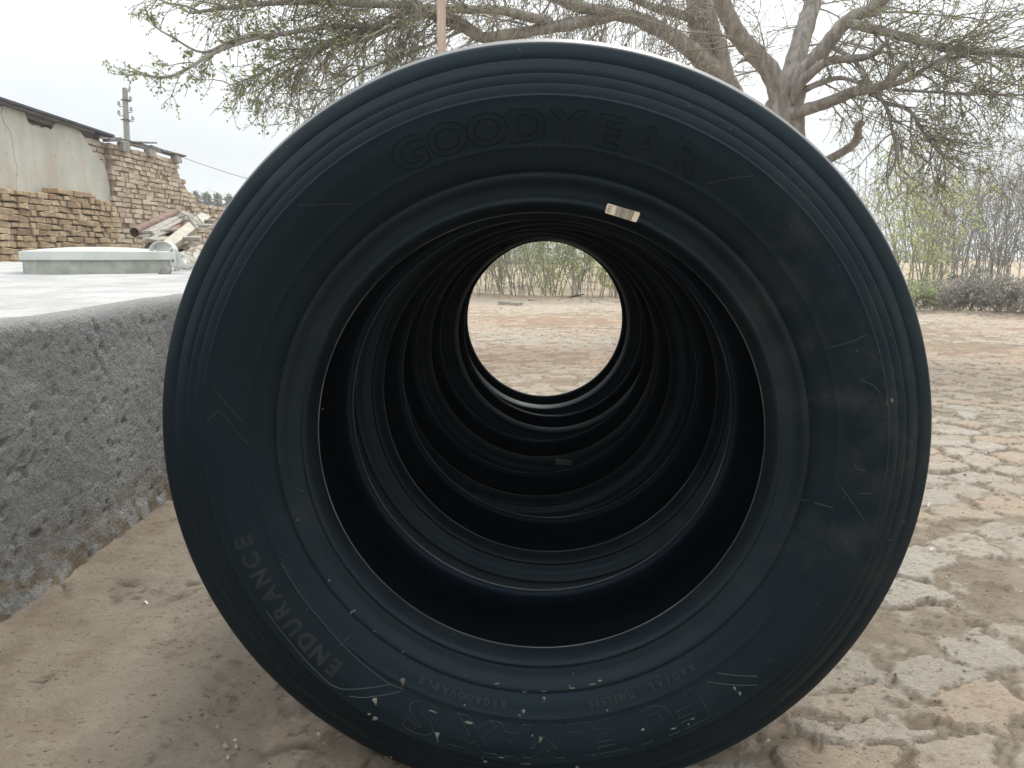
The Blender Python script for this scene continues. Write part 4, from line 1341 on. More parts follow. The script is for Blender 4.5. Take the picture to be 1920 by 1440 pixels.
class Sticks:
    """many thin branches as numpy tubes, and leaves as small folded blades"""
    def __init__(s):
        s.v, s.f, s.n = [], [], 0
        s.lv, s.lt = [], []
    def path(s, pts, r0, r1, seg=3):
        pts = np.asarray(pts)
        n = len(pts)
        d = np.gradient(pts, axis=0)
        d /= np.linalg.norm(d, axis=1)[:, None] + 1e-9
        ref = np.array([0.31, 0.22, 0.92])
        a = np.cross(d, ref); a /= np.linalg.norm(a, axis=1)[:, None] + 1e-9
        b = np.cross(d, a)
        rad = np.linspace(r0, r1, n)[:, None]
        ring = []
        for k in range(seg):
            an = 2 * math.pi * k / seg
            ring.append(pts + (a * math.cos(an) + b * math.sin(an)) * rad)
        V = np.stack(ring, 1).reshape(-1, 3)
        idx = np.arange(n * seg).reshape(n, seg) + s.n
        nx = np.roll(idx, -1, axis=1)
        F = np.stack([idx[:-1], nx[:-1], nx[1:], idx[1:]], -1).reshape(-1, 4)
        s.v.append(V); s.f.append(F); s.n += n * seg
    def leaf(s, p, size, rng, tone):
        d = rng.normal(size=3); d /= np.linalg.norm(d)
        e = np.cross(d, rng.normal(size=3)); e /= np.linalg.norm(e) + 1e-9
        L = size * (0.7 + 0.6 * rng.rand())
        w = L * 0.33
        s.lv.append(np.array([p, p + d * L * 0.5 + e * w, p + d * L, p + d * L * 0.5 - e * w]))
        s.lt.append(np.full(4, tone))
    def build(s, wood_name, wood_mat, leaf_name, lmat, parent, off):
        off = np.array(off)
        V = np.concatenate(s.v) - off
        o1 = new_obj(wood_name, V, np.concatenate(s.f), wood_mat, parent, True)
        o2 = None
        if s.lv:
            LV = np.concatenate(s.lv) - off
            F = np.arange(len(LV)).reshape(-1, 4)
            o2 = new_obj(leaf_name, LV, F, lmat, parent, False, {'tone': np.concatenate(s.lt)})
        return o1, o2

def wander(rng, p, d, L, n, droop, jig):
    pts = [p]
    d = d / np.linalg.norm(d)
    for i in range(n):
        d = d + rng.normal(size=3) * jig + np.array([0, 0, -droop / n])
        d = d / np.linalg.norm(d)
        p = p + d * L / n
        pts.append(p)
    return np.array(pts)

def grow(st, rng, pts, r0, r1, n2, L2, n3, L3, droop, leaf, nleaf, tmin=0.15, spread=0.9, jig=0.16, r2=0.008, r3=0.0032, tonebias=0.5, updown=0.0, n4=0):
    """secondary branches and twigs along a limb path"""
    pts = np.asarray(pts)
    seg = np.linalg.norm(np.diff(pts, axis=0), axis=1)
    cum = np.concatenate([[0], np.cumsum(seg)])
    for _ in range(n2):
        t = tmin + (1 - tmin) * rng.rand() ** 0.8
        c = t * cum[-1]
        i = min(np.searchsorted(cum, c) - 1, len(seg) - 1); i = max(i, 0)
        f = (c - cum[i]) / (seg[i] + 1e-9)
        p = pts[i] * (1 - f) + pts[i + 1] * f
        tan = pts[i + 1] - pts[i]; tan = tan / (np.linalg.norm(tan) + 1e-9)
        side = np.cross(tan, rng.normal(size=3)); side /= np.linalg.norm(side) + 1e-9
        d = tan * (0.55 + 0.3 * rng.rand()) + side * spread + np.array([0, 0, updown])
        L = L2 * (0.5 + 0.8 * rng.rand()) * (1.1 - 0.35 * t)
        b = wander(rng, p, d, L, 7, droop * (0.4 + 1.2 * rng.rand()), jig)
        rr = r2 * (0.6 + 0.7 * rng.rand())
        st.path(b, rr, rr * 0.35, 4)
        for _ in range(n3):
            k = rng.randint(1, 8)
            q = b[k]
            tn = b[k] - b[k - 1]; tn = tn / (np.linalg.norm(tn) + 1e-9)
            sd = np.cross(tn, rng.normal(size=3)); sd /= np.linalg.norm(sd) + 1e-9
            tw = wander(rng, q, tn * 0.8 + sd * 0.8, L3 * (0.4 + 0.9 * rng.rand()), 4, droop * 0.7, jig * 1.1)
            st.path(tw, r3, r3 * 0.6, 3)
            for _ in range(n4):
                kk = rng.randint(1, 5)
                sd = rng.normal(size=3)
                t2 = wander(rng, tw[kk], (tw[kk] - tw[kk - 1]) / (np.linalg.norm(tw[kk] - tw[kk - 1]) + 1e-9) + sd * 0.5, L3 * 0.4 * (0.4 + rng.rand()), 3, droop * 0.5, jig)
                st.path(t2, r3 * 0.75, r3 * 0.5, 3)
                if nleaf and rng.rand() < 0.6:
                    tb = np.clip(tonebias + rng.normal() * 0.22, 0, 1)
                    for _ in range(max(1, nleaf // 2)): st.leaf(t2[-1] + rng.normal(size=3) * leaf * 0.3, leaf, rng, tb)
            if nleaf:
                for kk in range(1, 5):
                    if rng.rand() < 0.62:
                        tb = np.clip(tonebias + rng.normal() * 0.22, 0, 1)
                        for _ in range(nleaf):
                            st.leaf(tw[kk] + rng.normal(size=3) * leaf * 0.35, leaf, rng, tb)

def catmull(pts, per=5):
    pts = [np.array(p) for p in pts]
    pts = [2 * pts[0] - pts[1]] + pts + [2 * pts[-1] - pts[-2]]
    out = []
    for i in range(1, len(pts) - 2):
        for k in range(per):
            t = k / per
            a, b, c, d = pts[i - 1:i + 3]
            out.append(0.5 * ((2 * b) + (-a + c) * t + (2 * a - 5 * b + 4 * c - d) * t * t + (-a + 3 * b - 3 * c + d) * t ** 3))
    out.append(pts[-2])
    return out

def limb_obj(name, pts, r0, r1, parent, off, seg=10, wob=0.08, seed=0):
    pts = catmull(pts)
    n = len(pts)
    rad = [r0 + (r1 - r0) * i / (n - 1) for i in range(n)]
    mb = MB()
    mb.tube([Vector(p) - Vector(off) for p in pts], rad, seg, wob=wob, rng=random.Random(seed))
    return mb.build(name, M['bark'], parent, True), pts

def build_tree1():
    """big tree at the right, forking just above the tyres"""
    rng = np.random.RandomState(5)
    Y0 = 7.0
    fork = P(1462, 200, Y0)
    base = Vector((fork.x + 0.02, Y0 + 0.05, 0))
    root = tag(empty("big_tree", base), "large spreading tree with a forked trunk just coming into leaf, at right behind the tires", "tree")
    st = Sticks()
    t = [(fork.x + 0.05, Y0 + 0.05, -0.1), (fork.x + 0.02, Y0, 0.6), (fork.x - 0.03, Y0, 1.3), tuple(fork)]
    t += [(fork.x - 0.02, Y0 + 0.02, fork.z + 0.05)]
    limb_obj("trunk", t, 0.20, 0.10, root, base, 16, 0.05, 1)
    def limb(pp, r0, r1, seed):
        pts = [np.array(P(x, y, Y)) for x, y, Y in pp]
        return limb_obj("limb", pts, r0, r1, root, base, 10, 0.09, seed)[1]
    l1 = limb([(1462, 330, 7.0), (1462, 225, 7.0), (1459, 172, 6.95), (1440, 129, 6.9), (1401, 86, 6.8), (1375, 52, 6.7), (1350, -10, 6.6), (1320, -120, 6.3), (1260, -230, 6.0)], 0.105, 0.05, 2)
    l2 = limb([(1482, 330, 7.02), (1478, 225, 7.04), (1480, 163, 7.1), (1496, 99, 7.2), (1509, 52, 7.3), (1526, -10, 7.4), (1540, -150, 7.6), (1560, -280, 7.8)], 0.108, 0.06, 3)
    l3 = limb([(1490, 270, 7.0), (1490, 205, 6.98), (1500, 146, 6.95), (1535, 103, 6.9), (1565, 65, 6.85), (1595, 35, 6.8), (1650, 5, 6.7), (1700, -60, 6.6), (1760, -160, 6.4)], 0.085, 0.035, 4)
    l3b = limb([(1588, 42, 6.8), (1620, 50, 6.7), (1660, 60, 6.55), (1724, 77, 6.35), (1789, 93, 6.2), (1920, 103, 5.9), (2040, 120, 5.6)], 0.042, 0.022, 5)
    l4 = limb([(1485, 195, 6.95), (1500, 158, 6.85), (1530, 129, 6.75), (1556, 114, 6.7), (1617, 108, 6.6), (1640, 100, 6.5), (1665, 76, 6.4)], 0.05, 0.018, 6)
    l5 = limb([(1450, 250, 6.98), (1470, 218, 6.95), (1509, 206, 6.85), (1552, 192, 6.7), (1608, 170, 6.55), (1655, 161, 6.4), (1677, 140, 6.35), (1700, 116, 6.3)], 0.06, 0.030, 7)
    l5b = limb([(1655, 162, 6.4), (1700, 150, 6.3), (1745, 122, 6.2), (1790, 98, 6.1)], 0.026, 0.012, 8)
    l6 = limb([(1487, 178, 6.98), (1530, 159, 6.8), (1574, 146, 6.7), (1617, 158, 6.55)], 0.032, 0.012, 9)
    l7 = limb([(1535, 320, 7.1), (1552, 301, 7.05), (1595, 275, 7.0), (1608, 254, 6.98), (1609, 236, 6.96), (1618, 227, 6.95)], 0.040, 0.026, 10)
    limb([(1600, 268, 6.99), (1612, 261, 6.97), (1619, 257, 6.96)], 0.022, 0.008, 11)
    limb([(1455, 260, 7.0), (1500, 312, 7.1), (1540, 318, 7.1)], 0.06, 0.042, 12)
    limb([(1420, 120, 6.9), (1400, 112, 6.85), (1384, 118, 6.8)], 0.022, 0.010, 13)
    d1 = limb([(1640, 168, 6.45), (1662, 202, 6.4), (1672, 241, 6.3), (1680, 290, 6.2), (1668, 330, 6.1)], 0.016, 0.006, 14)
    d2 = limb([(1660, 194, 6.42), (1703, 205, 6.3), (1733, 250, 6.2), (1765, 290, 6.1), (1800, 318, 6.0)], 0.017, 0.006, 15)
    d3 = limb([(1560, 88, 6.9), (1600, 112, 6.7), (1625, 150, 6.5), (1636, 168, 6.45)], 0.020, 0.014, 16)
    d4 = limb([(1675, 168, 6.4), (1740, 172, 6.2), (1830, 176, 6.0), (1925, 178, 5.8)], 0.012, 0.006, 17)
    G_ = lambda l, n2, L2, n3, L3, dr, nl, **k: grow(st, rng, l, 0, 0, n2, L2, n3, L3, dr, 0.021, nl, **k)
    G_(l1, 26, 0.9, 8, 0.36, 0.3, 1, tmin=0.3, n4=1)
    G_(l2, 24, 0.9, 8, 0.38, 0.2, 1, tmin=0.35, n4=1)
    G_(l3, 26, 0.9, 8, 0.38, 0.2, 2, tmin=0.4, n4=1)
    G_(l3b, 38, 0.75, 9, 0.34, 0.35, 2, tmin=0.05, n4=1)
    G_(l4, 16, 0.6, 7, 0.3, 0.2, 2, tmin=0.4, n4=1)
    G_(l5, 18, 0.6, 7, 0.30, 0.4, 1, tmin=0.35, n4=1)
    G_(l5b, 18, 0.7, 8, 0.32, 0.4, 2, n4=1)
    G_(l6, 8, 0.45, 5, 0.25, 0.3, 1, tmin=0.4)
    G_(d1, 18, 0.55, 7, 0.26, 0.5, 1, n4=1, r2=0.006, r3=0.003)
    G_(d2, 24, 0.55, 8, 0.26, 0.35, 2, n4=1, r2=0.006, r3=0.003)
    G_(d4, 22, 0.50, 7, 0.24, 0.5, 2, n4=1, r2=0.006, r3=0.003)
    G_(l7, 5, 0.30, 4, 0.2, 0.2, 1, tmin=0.2)
    st.build("twigs", M['twig'], "foliage", M['leaf'], root, base)

def build_tree2():
    """older tree behind, its long limbs drooping to the left"""
    rng = np.random.RandomState(8)
    Y0 = 8.6
    low = P(1362, 150, Y0)
    base = Vector((low.x + 0.12, Y0, 0))
    root = tag(empty("old_tree", base), "old tree with long drooping limbs reaching left over the tops of the tires", "tree")
    st = Sticks()
    limb_obj("trunk", [tuple(base + Vector((0.05, 0, -0.1))), tuple(base + Vector((0.02, 0, 0.9))), tuple(P(1392, 280, Y0)), tuple(P(1382, 215, Y0)), tuple(P(1376, 190, Y0))], 0.27, 0.12, root, base, 16, 0.07, 21)
    def limb(pp, r0, r1, seed):
        pts = [np.array(P(x, y, Y)) for x, y, Y in pp]
        return limb_obj("limb", pts, r0, r1, root, base, 10, 0.09, seed)[1]
    a = limb([(1400, 290, 8.62), (1378, 205, 8.6), (1352, 150, 8.6), (1330, 100, 8.6), (1312, 50, 8.6), (1305, 0, 8.6), (1300, -120, 8.6), (1290, -230, 8.7)], 0.16, 0.08, 22)
    a2 = limb([(1400, 260, 8.6), (1368, 165, 8.52), (1350, 90, 8.5), (1335, 40, 8.4), (1338, -30, 8.4), (1360, -120, 8.3)], 0.10, 0.04, 23)
    b = limb([(1392, 250, 8.6), (1352, 148, 8.55), (1315, 112, 8.4), (1294, 92, 8.3), (1260, 68, 8.2), (1229, 52, 8.1), (1190, 34, 8.0), (1143, 24, 7.8), (1090, 14, 7.6), (1020, -12, 7.4)], 0.105, 0.045, 24)
    b1 = limb([(1310, 40, 8.6), (1260, 22, 8.3), (1225, 14, 8.1), (1150, -20, 7.8)], 0.05, 0.03, 25)
    c = limb([(1150, 28, 7.9), (1090, 42, 7.6), (1030, 52, 7.3), (975, 62, 7.1), (905, 70, 6.8), (870, 52, 6.7), (838, 40, 6.6), (790, 20, 6.4), (758, 21, 6.3), (700, 52, 6.1), (617, 79, 5.8), (570, 100, 5.7)], 0.060, 0.018, 26)
    c2 = limb([(1030, 40, 7.3), (985, 30, 7.0), (930, 18, 6.8), (870, 18, 6.5), (800, 14, 6.3), (790, 16, 6.2)], 0.045, 0.022, 27)
    d = limb([(905, 68, 6.8), (860, 36, 6.6), (800, 24, 6.4), (745, 48, 6.2), (680, 75, 6.0), (620, 86, 5.8), (560, 108, 5.6)], 0.028, 0.013, 28)
    e = limb([(790, 10, 6.4), (700, 8, 6.1), (600, 4, 5.8), (500, 6, 5.5), (430, 14, 5.3), (360, 24, 5.15)], 0.030, 0.010, 29)
    f = limb([(700, 50, 6.1), (620, 50, 5.8), (540, 62, 5.5), (470, 74, 5.3), (408, 96, 5.15), (358, 125, 5.05), (317, 144, 5.0), (280, 143, 4.95), (240, 133, 4.9)], 0.020, 0.0045, 30)
    g = limb([(480, 60, 5.3), (430, 78, 5.2), (379, 98, 5.1), (325, 71, 5.0), (290, 48, 4.98), (272, 14, 4.95)], 0.010, 0.0040, 31)
    h = limb([(617, 80, 5.8), (560, 120, 5.6), (510, 150, 5.5), (480, 185, 5.4), (470, 205, 5.4)], 0.010, 0.004, 32)
    i_ = limb([(870, 56, 6.7), (780, 95, 6.4), (700, 125, 6.2), (640, 160, 6.1), (585, 205, 6.0)], 0.014, 0.004, 33)
    j = limb([(620, 82, 5.8), (540, 112, 5.6), (480, 142, 5.5), (425, 162, 5.4)], 0.010, 0.004, 34)
    up = limb([(1000, -10, 7.4), (900, -70, 7.0), (780, -100, 6.5), (640, -90, 6.0), (520, -70, 5.6), (430, -40, 5.3)], 0.04, 0.012, 35)
    up2 = limb([(1300, -60, 8.5), (1200, -110, 8.0), (1060, -110, 7.5), (940, -80, 7.0)], 0.05, 0.02, 36)
    G_ = lambda l, n2, L2, n3, L3, dr, nl, **k: grow(st, rng, l, 0, 0, n2, L2, n3, L3, dr, 0.021, nl, **k)
    G_(a, 14, 0.8, 8, 0.36, 0.4, 1, tmin=0.2, n4=1)
    G_(a2, 12, 0.7, 8, 0.32, 0.4, 1, tmin=0.2, n4=1)
    G_(b, 30, 0.65, 9, 0.34, 0.6, 2, tmin=0.1, n4=1)
    G_(b1, 18, 0.7, 9, 0.36, 0.8, 1, n4=1)
    G_(c, 46, 0.70, 9, 0.32, 0.22, 2, tmin=0.05, n4=1, spread=0.55)
    G_(c2, 26, 0.7, 9, 0.32, 0.3, 1, n4=1, spread=0.6)
    G_(d, 36, 0.60, 9, 0.30, 0.15, 3, tmin=0.1, n4=1, spread=0.5)
    G_(e, 30, 0.45, 9, 0.24, 0.15, 2, tmin=0.1, n4=1, spread=0.55)
    G_(f, 24, 0.22, 7, 0.12, 0.02, 3, tmin=0.05, n4=1, spread=0.5, r2=0.0045, r3=0.0024, jig=0.12)
    G_(g, 7, 0.14, 4, 0.09, 0.1, 3, tmin=0.1, r2=0.0035, r3=0.0024, spread=0.5)
    G_(h, 12, 0.26, 6, 0.14, 0.2, 2, r2=0.004, r3=0.0025, spread=0.6)
    G_(i_, 30, 0.45, 8, 0.22, 0.2, 1, n4=1, r2=0.005, r3=0.0026, spread=0.55)
    G_(j, 16, 0.30, 7, 0.15, 0.15, 3, r2=0.004, r3=0.0025, spread=0.55)
    G_(up, 28, 0.6, 9, 0.32, 0.5, 2, tmin=0.1, n4=1, spread=0.7)
    G_(up2, 26, 0.7, 9, 0.34, 0.6, 1, n4=1)
    # hanging thin withes over the middle
    for _ in range(170):
        px = rng.uniform(900, 1290)
        py = rng.uniform(-60, 60)
        p = np.array(P(px, py, rng.uniform(6.8, 8.0)))
        w_ = wander(rng, p, np.array([rng.normal() * .4, rng.normal() * .3, -0.8]), 0.25 + 0.4 * rng.rand(), 6, 1.0, 0.22)
        st.path(w_, 0.0048, 0.0028, 3)
    st.build("twigs", M['twig'], "foliage", M['leaf'], root, base)
build_tree1()
build_tree2()

# ------------------------------------------------------------------ shrubs and saplings
def shrub(name, x, y, h, stems, seed, tw, lf, leaf, nleaf, label, cat, group=None, spread=0.35, upright=1.0, n2=7, n3=4, r=0.009, L2=0.45, L3=0.25, zb=-0.02, tonebias=0.5, basew=0.10, droop=0.1, tmin=0.15):
    rng = np.random.RandomState(seed)
    root = tag(empty(name, (x, y, 0)), label, cat, group)
    st = Sticks()
    for k in range(stems):
        a = rng.rand() * 2 * math.pi
        d = np.array([math.cos(a) * spread, math.sin(a) * spread, upright])
        p = np.array([x + math.cos(a) * basew * rng.rand(), y + math.sin(a) * basew * rng.rand(), zb])
        H = h * (0.6 + 0.45 * rng.rand())
        s = wander(rng, p, d, H, 9, -0.05, 0.09)
        rr = r * (0.6 + 0.8 * rng.rand()) 
        st.path(s, rr, rr * 0.3, 5)
        grow(st, rng, s, 0, 0, n2, L2 * (0.7 + 0.6 * rng.rand()), n3, L3, droop, leaf, nleaf, tmin=tmin, spread=0.75, jig=0.14, r2=rr * 0.5, r3=max(0.0022, rr * 0.25), tonebias=tonebias, updown=0.25)
    st.build("stems", tw, "foliage", lf, root, (x, y, 0))
    return root

def build_shrubs():
    g = "shrubs along the far edge of the yard"
    # seen through the tyres, left to right
    def XY(px, Y): return P(px, 560, Y).x
    H_ = [("leafy_shrub", 900, 13.6, 2.3, 9, M['twig'], M['leafdark'], .03, 1, "brownish multi-stemmed bush at the left of the view through the tires"),
          ("leafy_shrub", 945, 14.2, 2.6, 11, M['twig'], M['leafpale'], .035, 2, "thin branching bush with a leaning dark stem, seen through the tires"),
          ("leafy_shrub", 985, 13.5, 2.8, 9, M['twiggreen'], M['leafpale'], .035, 2, "slender pale green bush left of centre through the tires"),
          ("leafy_shrub", 1030, 14.4, 2.9, 9, M['twiggreen'], M['leafpale'], .035, 3, "light green bush at the middle of the view through the tires"),
          ("leafy_shrub", 1075, 13.7, 2.7, 10, M['twig'], M['leafpale'], .035, 2, "pale green bush right of centre through the tires, above the dark hose"),
          ("leafy_shrub", 1118, 14.0, 2.6, 10, M['twiggreen'], M['leafpale'], .045, 4, "brightest green bush, at the right of the view through the tires"),
          ("leafy_shrub", 1160, 13.4, 2.6, 9, M['twig'], M['leafpale'], .04, 2, "green bush at the right rim of the opening through the tires"),
          ("leafy_shrub", 925, 17.5, 2.9, 10, M['twiggrey'], M['leafgrey'], .04, 2, "pale grey bush further back, left in the view through the tires"),
          ("leafy_shrub", 1010, 18.0, 3.0, 10, M['twiggrey'], M['leafpale'], .04, 2, "faint pale bush further back, centre of the view through the tires"),
          ("leafy_shrub", 1100, 17.5, 3.0, 10, M['twiggrey'], M['leafpale'], .04, 2, "faint pale bush further back, right in the view through the tires")]
    for i, (nm, px, Y, h, ns, tw, lf, ls, nl, lb) in enumerate(H_):
        shrub(nm, XY(px, Y), Y, h, ns + 2, 100 + i, M['twiggrey'] if i % 3 else tw, lf, ls * 0.8, nl, lb, "shrub", g, spread=0.24, n2=13, n3=6, r=0.007, L2=0.45, L3=0.26, basew=0.45, tmin=0.03)
    # right: green willowy shrub, grey saplings, low dark bushes
    shrub("leafy_shrub", P(1700, 590, 11.2).x, 11.2, 2.5, 8, 201, M['twiggreen'], M['leafpale'], .032, 3, "airy pale green shrub rising beside the right edge of the front tire", "shrub", spread=0.20, n2=9, n3=5, r=0.010, L2=0.55, L3=0.30, tonebias=0.75)
    shrub("leafy_shrub", P(1748, 590, 12.0).x, 12.0, 1.9, 7, 202, M['twiggreen'], M['leafpale'], .03, 2, "smaller pale green shrub between the airy shrub and the grey saplings", "shrub", spread=0.18, n2=8, n3=5, r=0.009, L2=0.4, L3=0.25, tonebias=0.65)
    sg = "bare grey saplings at the right"
    for i, (px, Y, h) in enumerate(((1772, 14.5, 2.6), (1795, 15.5, 2.9), (1820, 14.0, 2.75), (1842, 16.0, 3.0), (1862, 14.8, 2.8), (1885, 15.5, 3.0), (1905, 14.2, 2.7), (1928, 15.0, 2.9), (1950, 14.5, 2.8), (1735, 16.5, 2.5))):
        shrub("sapling", P(px, 590, Y).x, Y, h, 7, 230 + i, M['twiggrey'], M['leafgrey'], .026, 2, "tall bare grey sapling, %s" % (("leftmost", "second from the left", "third from the left", "fourth from the left", "fifth from the left", "sixth from the left", "seventh from the left", "eighth from the left", "rightmost", "off to the left of the row, near the airy shrub")[i] + (" of the hazy row at right" if i < 9 else "")), "sapling", sg, spread=0.10, n2=11, n3=4, r=0.013, L2=0.50, L3=0.22, basew=0.35)
    low = [(1700, 10.1, .42, M['leafpale'], "short green tuft at the edge of the paving beside the tire"), (1745, 10.2, .34, M['leafrust'], "low rust-brown twiggy bush just right of the green tuft"),
           (1790, 10.4, .60, M['leafdark'], "tallest dark green low bush at the right edge of the paving"), (1832, 10.0, .42, M['leafrust'], "reddish brown low bush between two dark ones"),
           (1868, 9.9, .52, M['leafdark'], "dark low bush second from the right edge of the photo"), (1905, 9.6, .46, M['leafrust'], "brownish low bush at the right edge of the photo")]
    for i, (px, Y, h, lf, lb) in enumerate(low):
        shrub("low_bush", P(px, 598, Y).x, Y, h, 12, 260 + i, M['twiggrey'], lf, .028, 2, lb, "bush", "low bushes along the right edge of the paving", spread=0.6, n2=8, n3=5, r=0.005, L2=0.20, L3=0.12, basew=0.22)
    # left, beyond the ruined wall
    shrub("bare_tree", P(432, 380, 20).x, 20, 3.0, 9, 280, M['twiggrey'], M['leafgrey'], .02, 1, "small bare tree beyond the low brick wall at the left of the tires", "tree", spread=0.30, n2=10, n3=4, r=0.02, L2=0.7, L3=0.35)
    # dark far trees
    st = []
    rng = np.random.RandomState(3)
    for i, (px, py, w) in enumerate(((352, 366, 10), (366, 362, 16), (386, 364, 20), (408, 366, 18), (430, 368, 18), (452, 368, 18))):
        Y = 42
        q = P(px, py, Y)
        root = tag(empty("distant_tree", (q.x, Y, 0)), "dark distant tree above the low brick wall, %s" % ("leftmost of the row", "second from the left", "third from the left", "fourth from the left", "fifth from the left", "rightmost of the row, beside the tires")[i], "tree", "distant dark trees")
        b = MB(); b.tube([(0, 0, -0.2), (0, 0, q.z - 0.5)], [0.12, 0.06], 6); b.build("trunk", M['twig'], root)
        S = Sticks()
        n = 900
        H = q.z
        for _ in range(n):
            a = rng.rand() * 6.28; zz = H * (0.35 + 0.65 * rng.rand() ** 0.8)
            rad = (w / 1440 * Y * 0.75) * (1 - 0.75 * max(0, (zz / H - 0.55) / 0.45) ** 1.5) * math.sqrt(rng.rand()) * (1 + 0.25 * math.sin(a * 3 + zz * 2))
            S.leaf(np.array([rad * math.cos(a), rad * math.sin(a), zz]), 0.20, rng, rng.rand())
        LV = np.concatenate(S.lv)
        new_obj("crown", LV, np.arange(len(LV)).reshape(-1, 4), M['leafdark'], root, False, {'tone': np.concatenate(S.lt)})
    # far tan bank
build_shrubs()

def build_far():
    n = 160
    xs = np.linspace(-40, 60, n)
    rows = [(-1.6, 0.0), (-0.8, 0.35), (-0.3, 0.55), (0.3, 0.6), (2.5, 0.3)]
    V = []
    for (dy, z) in rows:
        for x in xs:
            zz = z * (1 + 0.5 * float(fbm(np.array([x * 0.3]), np.array([dy]), 600, 3)[0]))
            V.append((x, 23 + dy - 0.12 * x + 0.5 * float(fbm(np.array([x * 0.5]), np.array([dy * 2]), 610, 3)[0]), zz - 0.06))
    F = []
    for r in range(len(rows) - 1):
        for i in range(n - 1):
            F.append((r * n + i, r * n + i + 1, (r + 1) * n + i + 1, (r + 1) * n + i))
    m = simple("tan_earth", (0.40, 0.32, 0.23), (0.52, 0.44, 0.34), 1.5, 0.95, 0.5, 6, 0.1, 0.1)
    o = new_obj("earth_bank", V, F, m, None, True)
    tag(o, "low tan earth bank beyond the shrubs", kind='structure')
    # far thicket that closes the view behind the shrubs
    rng = np.random.RandomState(44)
    S = Sticks()
    for k in range(420):
        x = rng.uniform(-9, 24)
        y = 26 + rng.uniform(-1.5, 3) - 0.15 * x
        h = rng.uniform(1.8, 3.3)
        s = wander(rng, np.array([x, y, -0.05]), np.array([rng.normal() * .15, rng.normal() * .1, 1]), h, 6, 0, 0.08)
        S.path(s, 0.022, 0.007, 4)
        for _ in range(9):
            kk = rng.randint(1, 7)
            t_ = wander(rng, s[kk], np.array([rng.normal() * .6, rng.normal() * .4, 0.8]), rng.uniform(.4, .9), 4, 0.1, 0.15)
            S.path(t_, 0.009, 0.005, 3)
            for j in range(1, 5):
                if rng.rand() < 0.7: S.leaf(t_[j], 0.07, rng, rng.rand())
    root = tag(empty("distant_thicket", (0, 26, 0)), "hazy thicket of thin stems far behind the shrubs", "thicket", kind='stuff')
    a, b = S.build("stems", M['twiggrey'], "foliage", M['leafpale'], root, (0, 26, 0))
    a['kind'] = 'stuff'; b['kind'] = 'stuff'
build_far()

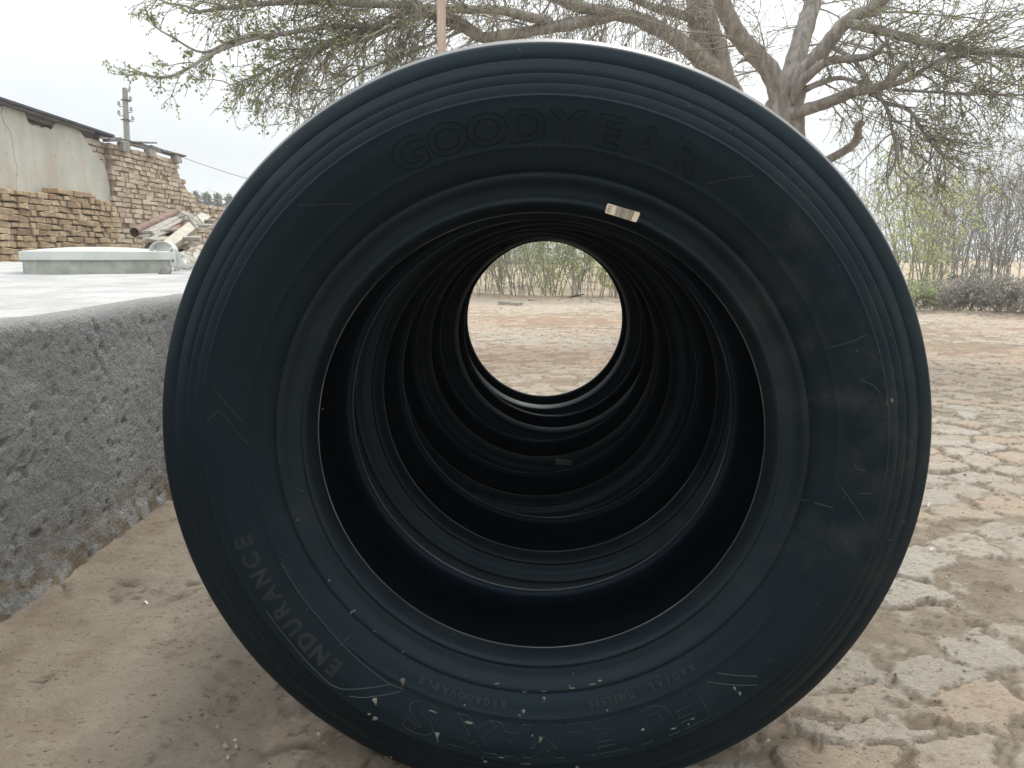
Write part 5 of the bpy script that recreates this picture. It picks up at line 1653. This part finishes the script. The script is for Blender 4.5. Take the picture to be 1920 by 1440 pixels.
# ------------------------------------------------------------------ small things on the ground
def build_small():
    hose = simple("black_hose", (0.03, 0.03, 0.03), (0.07, 0.07, 0.06), 10, 0.7, 0)
    Y = 12.6
    pts = [P(x, y, Y) for x, y in ((990, 563), (1008, 564), (1035, 563), (1060, 559), (1080, 555), (1096, 551))]
    c = Vector((pts[0].x, Y, 0.0))
    mb = MB(); mb.tube([Vector(p) - c for p in catmull([tuple(p) for p in pts], 4)], 0.012, 6)
    o = mb.build("black_hose", hose, None, True); o.location = c
    tag(o, "thin dark hose curving up at the foot of the bushes through the tires", "hose")
    a, b = G(937, 567, 0.03), G(977, 570, 0.03)
    mb = MB(); d = (b - a); rot = Vector((1, 0, 0)).rotation_difference(d.normalized()).to_matrix()
    mb.box((0, 0, 0), (d.length, 0.07, 0.04), rot, 0.004)
    o = mb.build("plank", M['board']); o.location = (a + b) / 2
    tag(o, "short plank lying on the far paving seen through the tires", "plank")
    paper = simple("white_scrap", (0.68, 0.68, 0.64), (0.78, 0.78, 0.74), 40, 0.7, 0.1)
    def scrap(px, py, L, W, rot, lb, z=0.022):
        q = G(px, py, z)
        V = []
        n = 7
        for i in range(n):
            t = i / (n - 1) - 0.5
            for s_ in (-1, 1):
                V.append(Vector((t * L, s_ * W * (1 - 1.2 * t * t) + 0.04 * L * math.sin(t * 5), 0.003 * math.cos(t * 7))))
        V2 = [v + Vector((0, 0, -0.0015)) for v in V]
        F = []
        for i in range(n - 1):
            F += [(2 * i, 2 * i + 2, 2 * i + 3, 2 * i + 1), (2 * n + 2 * i, 2 * n + 2 * i + 1, 2 * n + 2 * i + 3, 2 * n + 2 * i + 2),
                  (2 * i, 2 * n + 2 * i, 2 * n + 2 * i + 2, 2 * i + 2), (2 * i + 1, 2 * i + 3, 2 * n + 2 * i + 3, 2 * n + 2 * i + 1)]
        F += [(0, 1, 2 * n + 1, 2 * n), (2 * n - 2, 4 * n - 2, 4 * n - 1, 2 * n - 1)]
        o = new_obj("white_scrap", V + V2, F, paper)
        o.location = q; o.rotation_euler = (0, 0, rot)
        tag(o, lb, "scrap")
    scrap(272, 1129, 0.013, 0.0022, -0.1, "curled white scrap on the dirt between tank and tires")
    scrap(1743, 945, 0.012, 0.004, 0.3, "small white scrap on the paving right beside the front tire")
    scrap(1749, 1028, 0.014, 0.004, 0.2, "small white scrap on the paving, nearer than the other one at right")
    # loose pebbles and crumbs
    rng = np.random.RandomState(21)
    V, F, T = [], [], []
    n = 0
    for k in range(2600):
        x = rng.uniform(-1.05, 2.6); y = rng.uniform(0.85, 3.6)
        if rng.rand() < 0.30: x = rng.uniform(-1.05, 0.0); y = rng.uniform(0.85, 2.4)
        elif rng.rand() < 0.25: x = -1.06 + abs(rng.normal()) * 0.06
        s = 0.0016 + 0.0035 * rng.rand() ** 3
        c = np.array([x, y, 0.004 + 0.010 * (x < -0.3)])
        oct_ = np.array([[1, 0, 0], [-1, 0, 0], [0, 1, 0], [0, -1, 0], [0, 0, 1], [0, 0, -1]]) * s * (0.6 + 0.8 * rng.rand(6, 1))
        a = rng.rand() * 3
        rot = np.array([[math.cos(a), -math.sin(a), 0], [math.sin(a), math.cos(a), 0], [0, 0, 1]])
        V.append(oct_ @ rot.T + c)
        for f in ((0, 2, 4), (2, 1, 4), (1, 3, 4), (3, 0, 4), (2, 0, 5), (1, 2, 5), (3, 1, 5), (0, 3, 5)):
            F.append(tuple(i + n for i in f))
        T += [rng.rand()] * 6
        n += 6
    m = N("pebble")
    m.base(m.ramp(m.attr('tone'), [(0, (0.13, 0.10, 0.07)), (0.2, (0.30, 0.25, 0.19)), (0.5, (0.40, 0.34, 0.26)), (0.85, (0.45, 0.40, 0.33)), (1, (0.6, 0.58, 0.52))]), 0.9, 0.2)
    o = new_obj("gravel", np.concatenate(V), F, m.m, None, False, {'tone': T})
    tag(o, "scattered pebbles and crumbs of dirt on the paving", "gravel", kind='stuff')
build_small()

# ------------------------------------------------------------------ haze in the air
def build_haze():
    b = MB()
    b.box((0, 0, 6.0), (2400, 2600, 15.0))
    m = bpy.data.materials.new("haze")
    m.use_nodes = True
    nt = m.node_tree
    nt.nodes.clear()
    out = nt.nodes.new("ShaderNodeOutputMaterial")
    pv = nt.nodes.new("ShaderNodeVolumePrincipled")
    pv.inputs['Color'].default_value = (0.86, 0.93, 1.0, 1)
    pv.inputs['Density'].default_value = HAZE
    pv.inputs['Anisotropy'].default_value = 0.2
    nt.links.new(pv.outputs[0], out.inputs['Volume'])
    o = b.build("haze", m)
    tag(o, "thin pale haze in the air over the whole yard", kind='stuff')
HAZE = 0.0028
scene.cycles.volume_bounces = 1
build_haze()
